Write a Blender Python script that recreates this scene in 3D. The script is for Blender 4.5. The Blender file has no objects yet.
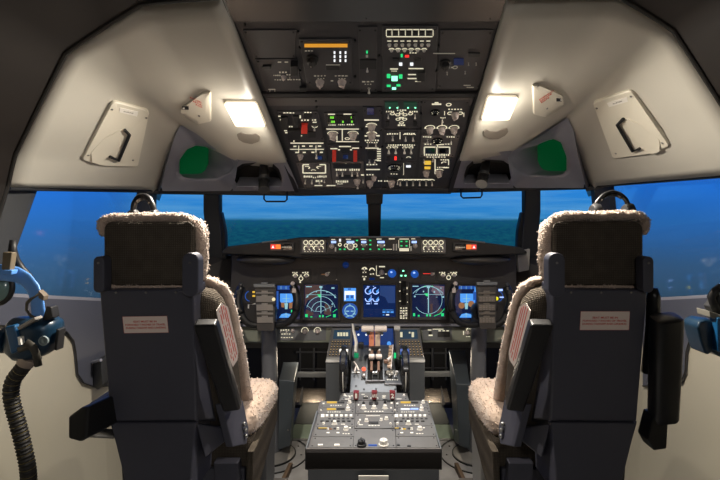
import bpy, bmesh, math, random
from mathutils import Vector, Matrix, noise
from mathutils.bvhtree import BVHTree
random.seed(7)
SC = bpy.context.scene
COL = SC.collection
F, CX, HY, EYE = 470.0, 373.0, 220.0, 1.2
V = Vector
# ---------------------------------------------------------------- view
cd = bpy.data.cameras.new('camera'); cam = bpy.data.objects.new('camera', cd); COL.objects.link(cam)
cd.sensor_width = 36; cd.lens = F / 720 * 36
cd.shift_x = -13 / 720; cd.shift_y = -20 / 720; cd.clip_start = 0.02
cam.location = (0, 0, EYE); cam.rotation_euler = (math.pi / 2, 0, 0)
SC.camera = cam
SC.view_settings.view_transform = 'Standard'; SC.view_settings.look = 'None'
SC.view_settings.gamma = 1; SC.view_settings.exposure = 0
try: SC.view_settings.use_curve_mapping = False
except Exception: pass

def P(px, py, Y):
    return V(((px - CX) * Y / F, Y, EYE - (py - HY) * Y / F))
def ray(px, py):
    return V(((px - CX) / F, 1.0, -(py - HY) / F))
CAMP = V((0, 0, EYE))

# ---------------------------------------------------------------- materials
def mat(name, col, rough=.5, metal=0., emit=None, es=0., spec=.5, bump=0., bscale=60., var=0., vscale=8., coat=0.):
    m = bpy.data.materials.new(name); m.use_nodes = True
    nt = m.node_tree; b = nt.nodes['Principled BSDF']
    b.inputs['Base Color'].default_value = (*col, 1); b.inputs['Roughness'].default_value = rough
    b.inputs['Metallic'].default_value = metal; b.inputs['Specular IOR Level'].default_value = spec
    b.inputs['Coat Weight'].default_value = coat
    if emit:
        b.inputs['Emission Color'].default_value = (*emit, 1); b.inputs['Emission Strength'].default_value = es
    tc = nt.nodes.new('ShaderNodeTexCoord')
    if bump:
        n = nt.nodes.new('ShaderNodeTexNoise'); n.inputs['Scale'].default_value = bscale; n.inputs['Detail'].default_value = 4
        bp = nt.nodes.new('ShaderNodeBump'); bp.inputs['Strength'].default_value = bump; bp.inputs['Distance'].default_value = .003
        nt.links.new(tc.outputs['Object'], n.inputs['Vector'])
        nt.links.new(n.outputs['Fac'], bp.inputs['Height']); nt.links.new(bp.outputs['Normal'], b.inputs['Normal'])
    if var:
        n = nt.nodes.new('ShaderNodeTexNoise'); n.inputs['Scale'].default_value = vscale; n.inputs['Detail'].default_value = 5
        r = nt.nodes.new('ShaderNodeValToRGB')
        a = [max(0, c * (1 - var)) for c in col]; z = [min(1, c * (1 + var)) for c in col]
        r.color_ramp.elements[0].position = .3; r.color_ramp.elements[1].position = .7
        r.color_ramp.elements[0].color = (*a, 1); r.color_ramp.elements[1].color = (*z, 1)
        nt.links.new(tc.outputs['Object'], n.inputs['Vector'])
        nt.links.new(n.outputs['Fac'], r.inputs['Fac']); nt.links.new(r.outputs['Color'], b.inputs['Base Color'])
    return m

def glow(name, col, s=1.0):
    return mat(name, (0.02, 0.02, 0.02), .4, emit=col, es=s)

M = {}
M['liner'] = mat('cream_liner', (.50, .48, .425), .42, bump=.05, bscale=220, var=.04, vscale=3)
M['cover'] = mat('cream_cover', (.70, .66, .56), .38, bump=.04, bscale=200)
M['wallcream'] = mat('cream_wall', (.44, .41, .33), .5, bump=.08, bscale=120, var=.05, vscale=2)
M['shell'] = mat('dark_brown_shell', (.0075, .005, .0037), .6, bump=.2, bscale=8, var=.3, vscale=3)
M['gasket'] = mat('black_gasket', (.012, .011, .010), .5)
M['sill'] = mat('sill_grey', (.075, .08, .105), .45, bump=.05, bscale=150)
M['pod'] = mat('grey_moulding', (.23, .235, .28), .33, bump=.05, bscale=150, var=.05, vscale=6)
M['post'] = mat('post_grey', (.028, .030, .034), .5, bump=.1, bscale=90)
M['black'] = mat('black_paint', (.012, .012, .013), .5, bump=.05, bscale=150)
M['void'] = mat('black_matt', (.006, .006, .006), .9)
M['panel'] = mat('panel_dark', (.032, .029, .028), .48, bump=.06, bscale=200, var=.08, vscale=12)
M['ohp'] = mat('overhead_grey', (.033, .033, .038), .5, bump=.05, bscale=240, var=.06, vscale=15)
M['module'] = mat('module_grey', (.042, .041, .046), .48, bump=.05, bscale=240, var=.08, vscale=20)
M['module2'] = mat('module_light', (.13, .12, .12), .5, bump=.05, bscale=240)
M['seam'] = mat('seam_black', (.008, .008, .01), .6)
M['knob'] = mat('knob_grey', (.55, .48, .46), .4)
M['white'] = mat('ivory_plastic', (.85, .82, .76), .35)
M['tip'] = mat('toggle_tip', (.85, .80, .74), .3)
M['metal'] = mat('bare_metal', (.45, .44, .42), .35, 1.0, bump=.1, bscale=60)
M['brushed'] = mat('brushed_metal', (.50, .44, .38), .22, .95, bump=.25, bscale=90, var=.12, vscale=20)
M['screw'] = mat('screw_steel', (.32, .31, .30), .35, .9)
M['red'] = mat('red_guard', (.62, .035, .02), .4, emit=(.8, .05, .02), es=.06)
M['redhandle'] = mat('red_handle', (.17, .006, .012), .3, coat=.4)
M['legend'] = mat('backlit_lettering', (.6, .58, .48), .5, emit=(1, .93, .68), es=.62)
M['legdim'] = mat('printed_marks', (.45, .43, .38), .5, emit=(1, .93, .72), es=.14)
M['gdisp'] = glow('green_digits', (.25, 1, .05), 1.0)
M['green'] = glow('green_light', (.02, .75, .22), 1.0)
M['greenhot'] = glow('green_light_bright', (.25, 1, .55), 2.2)
M['gdark'] = glow('green_glass', (.0, .10, .05), .3)
M['amber'] = glow('amber_light', (1, .42, .03), .7)
M['orange'] = glow('orange_light', (1, .18, .02), 1.3)
M['redl'] = glow('red_light', (1, .03, .02), 1.3)
M['yellow'] = glow('yellow_light', (1, .62, .06), .8)
M['yelldot'] = glow('yellow_dot', (.95, .85, .0), .9)
M['whitel'] = glow('white_light', (.95, .97, 1), 1.1)
M['bluew'] = glow('blue_white_digits', (.35, .5, 1), 1.5)
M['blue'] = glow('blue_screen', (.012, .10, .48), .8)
M['bluehi'] = glow('sky_blue_screen', (.08, .35, .95), 1.0)
M['cyan'] = glow('cyan_line', (.38, .75, .85), .75)
M['navy'] = mat('navy_screen', (.01, .012, .03), .12, emit=(.006, .015, .07), es=.6, coat=.5)
M['navy2'] = mat('blue_black_screen', (.01, .012, .03), .12, emit=(.004, .028, .15), es=.5, coat=.5)
M['brownl'] = glow('brown_horizon', (.38, .17, .07), .8)
M['screenoff'] = mat('dark_glass', (.01, .01, .012), .1, coat=.6)
M['ped'] = mat('pedestal_grey', (.135, .133, .132), .42, bump=.06, bscale=220, var=.08, vscale=16)
M['pedblack'] = mat('pedestal_black', (.13, .12, .118), .5, bump=.08, bscale=200)
M['quad'] = mat('quadrant_grey', (.13, .14, .15), .45, bump=.06, bscale=200)
M['column'] = mat('column_grey', (.12, .125, .14), .38, bump=.05, bscale=100)
M['seatgrey'] = mat('seat_shell_grey', (.058, .059, .080), .46, bump=.07, bscale=260, var=.05, vscale=6)
M['arm'] = mat('armrest_black', (.008, .008, .009), .34, bump=.1, bscale=300)
M['paper'] = mat('placard_paper', (.78, .66, .60), .5)
M['redink'] = mat('red_ink', (.55, .05, .03), .6)
M['greyink'] = mat('grey_ink', (.2, .18, .16), .6)
M['blackink'] = mat('black_ink', (.03, .03, .03), .6)
M['tan'] = mat('tan_buckle', (.17, .135, .09), .5)
M['strapblue'] = mat('blue_strap', (.12, .33, .80), .42, bump=.2, bscale=400)
M['teal'] = mat('teal_mask', (.008, .030, .060), .35, bump=.05, bscale=120, var=.2, vscale=30)
M['tealhi'] = mat('teal_bracket', (.008, .075, .19), .35)
M['hose'] = mat('hose_black', (.010, .009, .008), .55)
M['hoseyel'] = mat('hose_thread', (.25, .19, .06), .6)
M['visor'] = mat('pale_green_visor', (.20, .30, .27), .15, coat=.5)
M['floor'] = mat('floor_grey', (.33, .33, .34), .45, .2, bump=.2, bscale=50, var=.15, vscale=10)
M['greenplate'] = mat('green_painted_metal', (.20, .25, .19), .35, .4, bump=.15, bscale=60, var=.2, vscale=12)
M['greenstrip'] = mat('grey_green_panel', (.20, .215, .17), .5, bump=.08, bscale=160)
M['brownhandle'] = mat('brown_lever', (.22, .13, .09), .45)
M['lens'] = glow('lamp_lens', (1, .86, .62), 22.0)
M['lensrim'] = mat('lamp_rim', (.75, .68, .56), .3, emit=(1, .84, .6), es=.8)  # rim and reflector emit to imitate the bulb's glow around the lens
M['leverorange'] = mat('orange_lever', (.75, .26, .14), .4)
M['levercream'] = mat('cream_lever', (.62, .46, .34), .4)
M['handle'] = mat('lever_handle', (.92, .82, .76), .32)
M['eyegreen'] = mat('green_eyebrow_glass', (.003, .06, .022), .3, emit=(.0, .12, .03), es=.28, bump=.05, bscale=20)

def weave(name, a, b, period):
    m = mat(name, a, .9); nt = m.node_tree; bs = nt.nodes['Principled BSDF']; bs.inputs['Specular IOR Level'].default_value = .15
    tc = nt.nodes.new('ShaderNodeTexCoord'); ws = []
    for d in ('X', 'Z'):
        w = nt.nodes.new('ShaderNodeTexWave'); w.bands_direction = d; w.inputs['Scale'].default_value = .3142 / period
        w.inputs['Distortion'].default_value = .4; nt.links.new(tc.outputs['Object'], w.inputs['Vector']); ws.append(w)
    mx = nt.nodes.new('ShaderNodeMath'); mx.operation = 'MULTIPLY'
    nt.links.new(ws[0].outputs['Fac'], mx.inputs[0]); nt.links.new(ws[1].outputs['Fac'], mx.inputs[1])
    n = nt.nodes.new('ShaderNodeTexNoise'); n.inputs['Scale'].default_value = 40; nt.links.new(tc.outputs['Object'], n.inputs['Vector'])
    ad = nt.nodes.new('ShaderNodeMath'); ad.operation = 'ADD'
    sc = nt.nodes.new('ShaderNodeMath'); sc.operation = 'MULTIPLY_ADD'; sc.inputs[1].default_value = .8; sc.inputs[2].default_value = -.35
    nt.links.new(n.outputs['Fac'], sc.inputs[0]); nt.links.new(mx.outputs[0], ad.inputs[0]); nt.links.new(sc.outputs[0], ad.inputs[1])
    r = nt.nodes.new('ShaderNodeValToRGB'); r.color_ramp.elements[0].color = (*a, 1); r.color_ramp.elements[1].color = (*b, 1)
    nt.links.new(ad.outputs[0], r.inputs['Fac']); nt.links.new(r.outputs['Color'], bs.inputs['Base Color'])
    bp = nt.nodes.new('ShaderNodeBump'); bp.inputs['Distance'].default_value = .002; bp.inputs['Strength'].default_value = .7
    nt.links.new(mx.outputs[0], bp.inputs['Height']); nt.links.new(bp.outputs['Normal'], bs.inputs['Normal'])
    return m
M['weave'] = weave('woven_upholstery', (.055, .045, .035), (.125, .105, .082), .0045)
M['wool'] = mat('sheepskin', (.50, .385, .31), .95, spec=.1, bump=.5, bscale=160, var=.14, vscale=35)
b = M['wool'].node_tree.nodes['Principled BSDF']; b.inputs['Sheen Weight'].default_value = .5

def glass_mat():
    m = bpy.data.materials.new('window_glass'); m.use_nodes = True; nt = m.node_tree
    for n in list(nt.nodes): nt.nodes.remove(n)
    o = nt.nodes.new('ShaderNodeOutputMaterial'); mx = nt.nodes.new('ShaderNodeMixShader')
    t = nt.nodes.new('ShaderNodeBsdfTransparent'); t.inputs[0].default_value = (.97, .985, 1, 1)
    g = nt.nodes.new('ShaderNodeBsdfGlossy'); g.inputs['Roughness'].default_value = .06
    fr = nt.nodes.new('ShaderNodeFresnel'); fr.inputs[0].default_value = 1.35
    k = nt.nodes.new('ShaderNodeMath'); k.operation = 'MULTIPLY'; k.inputs[1].default_value = .3
    nt.links.new(fr.outputs[0], k.inputs[0])
    nt.links.new(k.outputs[0], mx.inputs[0]); nt.links.new(t.outputs[0], mx.inputs[1]); nt.links.new(g.outputs[0], mx.inputs[2])
    nt.links.new(mx.outputs[0], o.inputs[0]); return m
M['glass'] = glass_mat()

# ---------------------------------------------------------------- mesh building
class MB:
    def __init__(s): s.v = []; s.f = []; s.m = []
    def add(s, vs, fs, mi=0):
        n = len(s.v); s.v += [V(p) for p in vs]
        s.f += [tuple(n + i for i in f) for f in fs]; s.m += [mi] * len(fs); return s
    def prism(s, pts, off, mi=0, off0=None):
        n = len(pts); a = [V(p) + (off0 or V((0, 0, 0))) for p in pts]; b = [V(p) + off for p in pts]
        return s.add(a + b, [tuple(range(n))[::-1], tuple(range(n, 2 * n))] + [(i, (i + 1) % n, n + (i + 1) % n, n + i) for i in range(n)], mi)
    def hexa(s, a, b, mi=0):          # two quads of four points
        return s.add(list(a) + list(b), [(3, 2, 1, 0), (4, 5, 6, 7), (0, 1, 5, 4), (1, 2, 6, 5), (2, 3, 7, 6), (3, 0, 4, 7)], mi)
    def box(s, c, sz, R=None, mi=0):
        c = V(c); h = V(sz) / 2; R = R or Matrix.Identity(3)
        q = [c + R @ V((x * h.x, y * h.y, z * h.z)) for z in (-1, 1) for x, y in ((-1, -1), (1, -1), (1, 1), (-1, 1))]
        return s.hexa(q[:4], q[4:], mi)
    def cyl(s, p0, p1, r0, r1=None, n=16, mi=0):
        r1 = r0 if r1 is None else r1
        return s.lathe(p0, V(p1) - V(p0), [(0, 0), (r0, 0), (r1, 1), (0, 1)], n, mi)
    def lathe(s, o, ax, prof, n=20, mi=0):   # prof: (radius, t along ax)
        o = V(o); ax = V(ax); z = ax.normalized(); x = z.orthogonal().normalized(); y = z.cross(x)
        vs = []; fs = []
        for r, t in prof:
            for i in range(n):
                a = 2 * math.pi * i / n; vs.append(o + ax * t + (x * math.cos(a) + y * math.sin(a)) * max(r, 1e-5))
        for k in range(len(prof) - 1):
            for i in range(n):
                j = (i + 1) % n; fs.append((k * n + i, k * n + j, (k + 1) * n + j, (k + 1) * n + i))
        return s.add(vs, fs, mi)
    def tube(s, pts, r, n=10, mi=0, flat=1.0, ref=None):
        pts = [V(p) for p in pts]; rr = r if isinstance(r, (list, tuple)) else [r] * len(pts); vs = []; prev = None
        for i, p in enumerate(pts):
            t = (pts[min(i + 1, len(pts) - 1)] - pts[max(i - 1, 0)]).normalized()
            if prev is None: x = (ref - t * ref.dot(t)).normalized() if ref else t.orthogonal().normalized()
            else: x = (prev - t * prev.dot(t)).normalized()
            prev = x; y = t.cross(x)
            for k in range(n):
                a = 2 * math.pi * k / n; vs.append(p + (x * math.cos(a) + y * math.sin(a) * flat) * rr[i])
        fs = [(i * n + k, i * n + (k + 1) % n, (i + 1) * n + (k + 1) % n, (i + 1) * n + k) for i in range(len(pts) - 1) for k in range(n)]
        fs += [tuple(range(n))[::-1], tuple(range((len(pts) - 1) * n, len(pts) * n))]
        return s.add(vs, fs, mi)
    def loft(s, rings, cap=True, mi=0):
        n = len(rings[0]); vs = [p for r in rings for p in r]; m = len(rings)
        fs = [(i * n + k, i * n + (k + 1) % n, (i + 1) * n + (k + 1) % n, (i + 1) * n + k) for i in range(m - 1) for k in range(n)]
        if cap: fs += [tuple(range(n))[::-1], tuple(range((m - 1) * n, m * n))]
        return s.add(vs, fs, mi)
    def ball(s, c, r, n=12, mi=0, sc=(1, 1, 1)):
        vs = []; fs = []; m = n // 2
        for i in range(m + 1):
            t = math.pi * i / m
            for k in range(n):
                a = 2 * math.pi * k / n
                vs.append(V(c) + V((math.sin(t) * math.cos(a) * sc[0], math.sin(t) * math.sin(a) * sc[1], math.cos(t) * sc[2])) * r)
        fs = [(i * n + k, i * n + (k + 1) % n, (i + 1) * n + (k + 1) % n, (i + 1) * n + k) for i in range(m) for k in range(n)]
        return s.add(vs, fs, mi)
    def mesh(s, name, c=V((0, 0, 0))):
        me = bpy.data.meshes.new(name); me.from_pydata([tuple(p - c) for p in s.v], [], s.f)
        for p, mi in zip(me.polygons, s.m): p.material_index = mi
        return me

WL = {}      # world location of every object
def put(o, parent, loc):
    COL.objects.link(o); WL[o.name] = V(loc)
    if parent is not None: o.parent = parent; o.location = V(loc) - WL[parent.name]
    else: o.location = loc
    return o
def obj(name, mb, mats, parent=None, bevel=0, smooth=False, seg=2, weld=True, center=True, remove_doubles=True):
    if isinstance(mb, MB):
        c = sum(mb.v, V((0, 0, 0))) / len(mb.v) if center else V((0, 0, 0))
        me = mb.mesh(name, c)
    if not isinstance(mats, (list, tuple)): mats = [mats]
    for m in mats: me.materials.append(M[m] if isinstance(m, str) else m)
    bm = bmesh.new(); bm.from_mesh(me)
    if remove_doubles: bmesh.ops.remove_doubles(bm, verts=bm.verts, dist=1e-5)
    bmesh.ops.recalc_face_normals(bm, faces=bm.faces); bm.to_mesh(me); bm.free()
    o = bpy.data.objects.new(name, me); put(o, parent, c)
    if bevel:
        b = o.modifiers.new('bevel', 'BEVEL'); b.width = bevel; b.segments = seg; b.limit_method = 'ANGLE'; b.angle_limit = .6
    if smooth or bevel:
        try: me.shade_smooth()
        except Exception:
            for p in me.polygons: p.use_smooth = True
        if bevel:
            w = o.modifiers.new('wn', 'WEIGHTED_NORMAL'); w.keep_sharp = False
        elif smooth != 'all':
            try: me.set_sharp_from_angle(angle=math.radians(42))
            except Exception: pass
    return o
def tag(o, label=None, cat=None, group=None, kind=None):
    for k, x in (('label', label), ('category', cat), ('group', group), ('kind', kind)):
        if x: o[k] = x
    return o
def thing(name, loc, label, cat, group=None):
    o = bpy.data.objects.new(name, None); o.empty_display_size = .05
    put(o, None, loc); return tag(o, label, cat, group)
def struct(name, mb, mats, parent=None, **k):
    o = obj(name, mb, mats, parent, **k)
    if parent is None: o['kind'] = 'structure'
    return o

# ---------------------------------------------------------------- planes that carry small items
class Plane:
    def __init__(s, o, n, up=None):
        s.o = V(o); s.n = V(n).normalized()
        if s.n.dot(CAMP - s.o) < 0: s.n = -s.n
        u = V((1, 0, 0)) if up is None else V(up).cross(s.n)
        s.u = (u - s.n * u.dot(s.n)).normalized(); s.v = s.n.cross(s.u)
        s.R = Matrix((s.u, s.v, s.n)).transposed()
    def hit(s, px, py, h=0.):
        r = ray(px, py); t = (s.o - CAMP).dot(s.n) / r.dot(s.n)
        return CAMP + r * t + s.n * h
    def sc(s, px, py): return s.hit(px, py).y / F
def plane3(a, b, c): return Plane(a, (V(b) - V(a)).cross(V(c) - V(a)))
def rect(pl, cx, cy, w, h): return [(cx - w / 2, cy + h / 2), (cx + w / 2, cy + h / 2), (cx + w / 2, cy - h / 2), (cx - w / 2, cy - h / 2)]
def slab(mb, pl, pts, h0, h1, mi=0):       # polygon given in the photograph's frame, extruded from the panel
    mb.add([pl.hit(x, y, 0) + pl.n * h0 for x, y in pts] + [pl.hit(x, y, 0) + pl.n * h1 for x, y in pts],
           [tuple(range(len(pts)))[::-1], tuple(range(len(pts), 2 * len(pts)))] + [(i, (i + 1) % len(pts), len(pts) + (i + 1) % len(pts), len(pts) + i) for i in range(len(pts))], mi)
def ribbon(mb, pl, pts, w, h0=.0005, h1=.0012, mi=0, world=None):
    q = world or [pl.hit(x, y) for x, y in pts]
    for a, b in zip(q[:-1], q[1:]):
        d = (b - a)
        if d.length < 1e-6: continue
        s = d.cross(pl.n).normalized() * w / 2; e = d.normalized() * w * .25
        c = [a - s - e, b - s + e, b + s + e, a + s - e]
        mb.hexa([p + pl.n * h0 for p in c], [p + pl.n * h1 for p in c], mi)
def arcpts(pl, x, y, r, a0, a1, n=14, sy=1.):   # circle lying in the panel; r in metres
    c = pl.hit(x, y)
    return [c + (pl.u * math.cos(math.radians(a0 + (a1 - a0) * i / n)) + pl.v * math.sin(math.radians(a0 + (a1 - a0) * i / n)) * sy) * r for i in range(n + 1)]

PROTO = {}
def proto(name):
    if name in PROTO: return PROTO[name]
    m = MB(); mats = ['knob', 'white', 'metal', 'black', 'tip']
    if name == 'rotary_knob':
        m.lathe((0, 0, 0), (0, 0, 1), [(0, 0), (1.15, 0), (1.15, .25), (.95, .35), (.85, 1.3), (.7, 1.45), (0, 1.45)], 18, 0)
        m.box((0, .1, 1.6), (.42, 1.5, .5), mi=0); m.box((0, .5, 1.88), (.16, .7, .06), mi=1)
    elif name == 'white_knob':
        m.lathe((0, 0, 0), (0, 0, 1), [(0, 0), (1.1, 0), (1.1, .2), (.9, .3), (.85, 1.1), (.7, 1.25), (0, 1.25)], 18, 1)
        m.box((0, 0, 1.3), (.2, 1.2, .12), mi=0)
    elif name == 'black_knob':
        m.lathe((0, 0, 0), (0, 0, 1), [(0, 0), (1.1, 0), (1.1, .4), (.9, .5), (.85, 1.2), (.7, 1.35), (0, 1.35)], 18, 3)
        m.box((0, 0, 1.45), (.3, 1.5, .25), mi=3)
    elif name == 'toggle_switch':
        m.lathe((0, 0, 0), (0, 0, 1), [(0, 0), (.8, 0), (.8, .35), (.45, .4), (.45, .6), (0, .6)], 8, 2)
        m.tube([(0, 0, .5), (0, -.25, 1.5), (0, -.5, 2.3), (0, -.62, 2.9), (0, -.66, 3.05)], [.22, .34, .62, .68, .4], 10, 4)
    elif name == 'push_button':
        m.box((0, 0, .3), (2, 2, .6), mi=1)
    me = m.mesh(name)
    for k in mats: me.materials.append(M[k])
    bm = bmesh.new(); bm.from_mesh(me); bmesh.ops.recalc_face_normals(bm, faces=bm.faces); bm.to_mesh(me); bm.free()
    for p in me.polygons: p.use_smooth = True
    try: me.set_sharp_from_angle(angle=math.radians(40))
    except Exception: pass
    PROTO[name] = me; return me
def inst(name, mesh, parent, pl, x, y, s, rot=0., h=0.):
    o = bpy.data.objects.new(name, mesh); p = pl.hit(x, y, 0) + pl.n * h
    put(o, parent, p); o.rotation_mode = 'QUATERNION'
    o.rotation_quaternion = (pl.R @ Matrix.Rotation(rot, 3, 'Z')).to_quaternion(); o.scale = (s, s, s)
    return o

def fill(part, pl, items, h=0., legmat='legend'):
    """Controls on a module. Sizes are in the photograph's frame; every control is its own object, the lettering one."""
    leg = MB()
    for it in items:
        k, x, y = it[0], it[1], it[2]; s = pl.sc(x, y); a = it[3:]
        if k == 'K': inst('rotary_knob', proto('rotary_knob'), part, pl, x, y, a[0] * s * 1.06, random.choice((0, .5, -.6, .9)), h)
        elif k == 'W': inst('white_knob', proto('white_knob'), part, pl, x, y, a[0] * s, random.choice((0, .5, -.6)), h)
        elif k == 'N': inst('black_knob', proto('black_knob'), part, pl, x, y, a[0] * s, a[1] if len(a) > 1 else 0, h)
        elif k == 'T': inst('toggle_switch', proto('toggle_switch'), part, pl, x, y, (a[0] if a else 1.15) * s * 1.12, a[1] if len(a) > 1 else 0, h)
        elif k == 'L': slab(leg, pl, rect(pl, x, y, a[0], a[1]), h + .0002, h + .001)
        elif k == 'S':                                   # a row of short strokes of lettering: w, h, count
            w, hh, n = a
            for i in range(n):
                t = w / n; slab(leg, pl, rect(pl, x - w / 2 + t * (i + .5), y + random.uniform(-.12, .12), t * random.uniform(.45, .8), hh * random.uniform(.7, 1)), h + .0002, h + .001)
        elif k == 'A': ribbon(leg, pl, None, (a[3] if len(a) > 3 else .7) * s, h + .0002, h + .001, world=arcpts(pl, x, y, a[0] * s, a[1], a[2], 10))
        elif k == 'D':
            m = MB(); slab(m, pl, rect(pl, x, y, a[0], a[1]), h, h + .0025); obj('indicator_light' if len(a) < 4 else a[3], m, a[2], part)
        elif k == 'B':
            m = MB(); slab(m, pl, rect(pl, x, y, a[0], a[1]), h, h + (a[2] if len(a) > 2 else .006)); obj('switch_block', m, a[3] if len(a) > 3 else 'black', part, bevel=.0012)
        elif k == 'G':
            m = MB(); c = [pl.hit(*q) for q in rect(pl, x, y, a[0], a[1])]; n = pl.n
            m.hexa([p + n * h for p in c], [c[0] + n * (h + .018), c[1] + n * (h + .018), c[2] + n * (h + .009), c[3] + n * (h + .009)])
            obj('switch_guard', m, a[2], part, bevel=.001)
        elif k == 'O':                                   # round gauge: r, tick count
            c = pl.hit(x, y); r = a[0] * s; m = MB()
            m.lathe(c + pl.n * h, pl.n * .006, [(0, 0), (r * 1.1, 0), (r * 1.1, 1), (r * .92, 1), (r * .92, .5), (0, .5)], 28, 0)
            g = obj('round_gauge', m, a[2] if len(a) > 2 else 'screenoff', part, smooth=True); t = MB()
            for i in range(a[1]):
                q = math.radians(-40 + 260 * i / (a[1] - 1)); d = pl.u * math.cos(q) + pl.v * math.sin(q)
                ribbon(t, pl, None, r * .09, h + .0034, h + .0042, world=[c + d * r * .66, c + d * r * .86])
            for p, q in zip(t.v, t.v): pass
            leg.add(t.v, t.f)
    if leg.v: obj('lettering', leg, legmat, part, remove_doubles=False)

def module(parent, name, pl, pts, items, h=.004, m='module', label=None, legmat='legend', screws=True):
    b = MB(); slab(b, pl, pts, .0, h); part = obj(name, b, [m], parent, bevel=.0012)
    if label: part['label'] = label
    fill(part, pl, items, h, legmat)
    if screws and len(pts) == 4:
        s = MB(); cx = sum(p[0] for p in pts) / 4; cy = sum(p[1] for p in pts) / 4
        for x, y in pts:
            c = pl.hit(x + (cx - x) * .06 + (1.2 if cx > x else -1.2), y + (cy - y) * .06 + (1.2 if cy > y else -1.2)) + pl.n * h
            s.lathe(c, pl.n * .0012, [(0, 0), (.0028, 0), (.0024, 1), (0, 1)], 10)
        obj('screw', s, 'seam', part)['kind'] = 'stuff'
    return part

def text_mb(mb, s, origin, u, v, n, height, width=None, mi=0, align='CENTER', h0=.0002, thick=.0006, bold=0.):
    cu = bpy.data.curves.new('t', 'FONT'); cu.body = s; cu.size = 1; cu.resolution_u = 2; cu.extrude = .5
    cu.align_x = align; cu.align_y = 'CENTER'; cu.offset = bold
    o = bpy.data.objects.new('t', cu); COL.objects.link(o)
    dg = bpy.context.evaluated_depsgraph_get(); me = bpy.data.meshes.new_from_object(o.evaluated_get(dg))
    xs = [q.co.x for q in me.vertices]; ys = [q.co.y for q in me.vertices]
    w = max(xs) - min(xs); hh = max(ys) - min(ys); cx = (max(xs) + min(xs)) / 2; cy = (max(ys) + min(ys)) / 2
    ky = height / hh; kx = width / w if width else ky
    vs = [origin + u * ((q.co.x - cx) * kx) + v * ((q.co.y - cy) * ky) + n * (h0 + (q.co.z + .5) * thick) for q in me.vertices]
    mb.add(vs, [tuple(p.vertices) for p in me.polygons], mi)
    bpy.data.objects.remove(o); bpy.data.meshes.remove(me); bpy.data.curves.remove(cu)
DOME = 15.5; GLOW = 1.7
def CABIN(area, point, spot):
    area('entry_lamp', (.35, -.9, 1.74), (-.9, 1.3, .9), .4, 5.5, (1, .95, .9), spread=120)
    spot('pedestal_flood', P(373, 196, 2.08), (0, 1.8, .46), 24, (.96, .97, 1), 44)
    for s in (-1, 1): point('footwell_lamp', P(373 + s * 66, 352, 2.66), 1.5, (1, .84, .64), .02)
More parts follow.
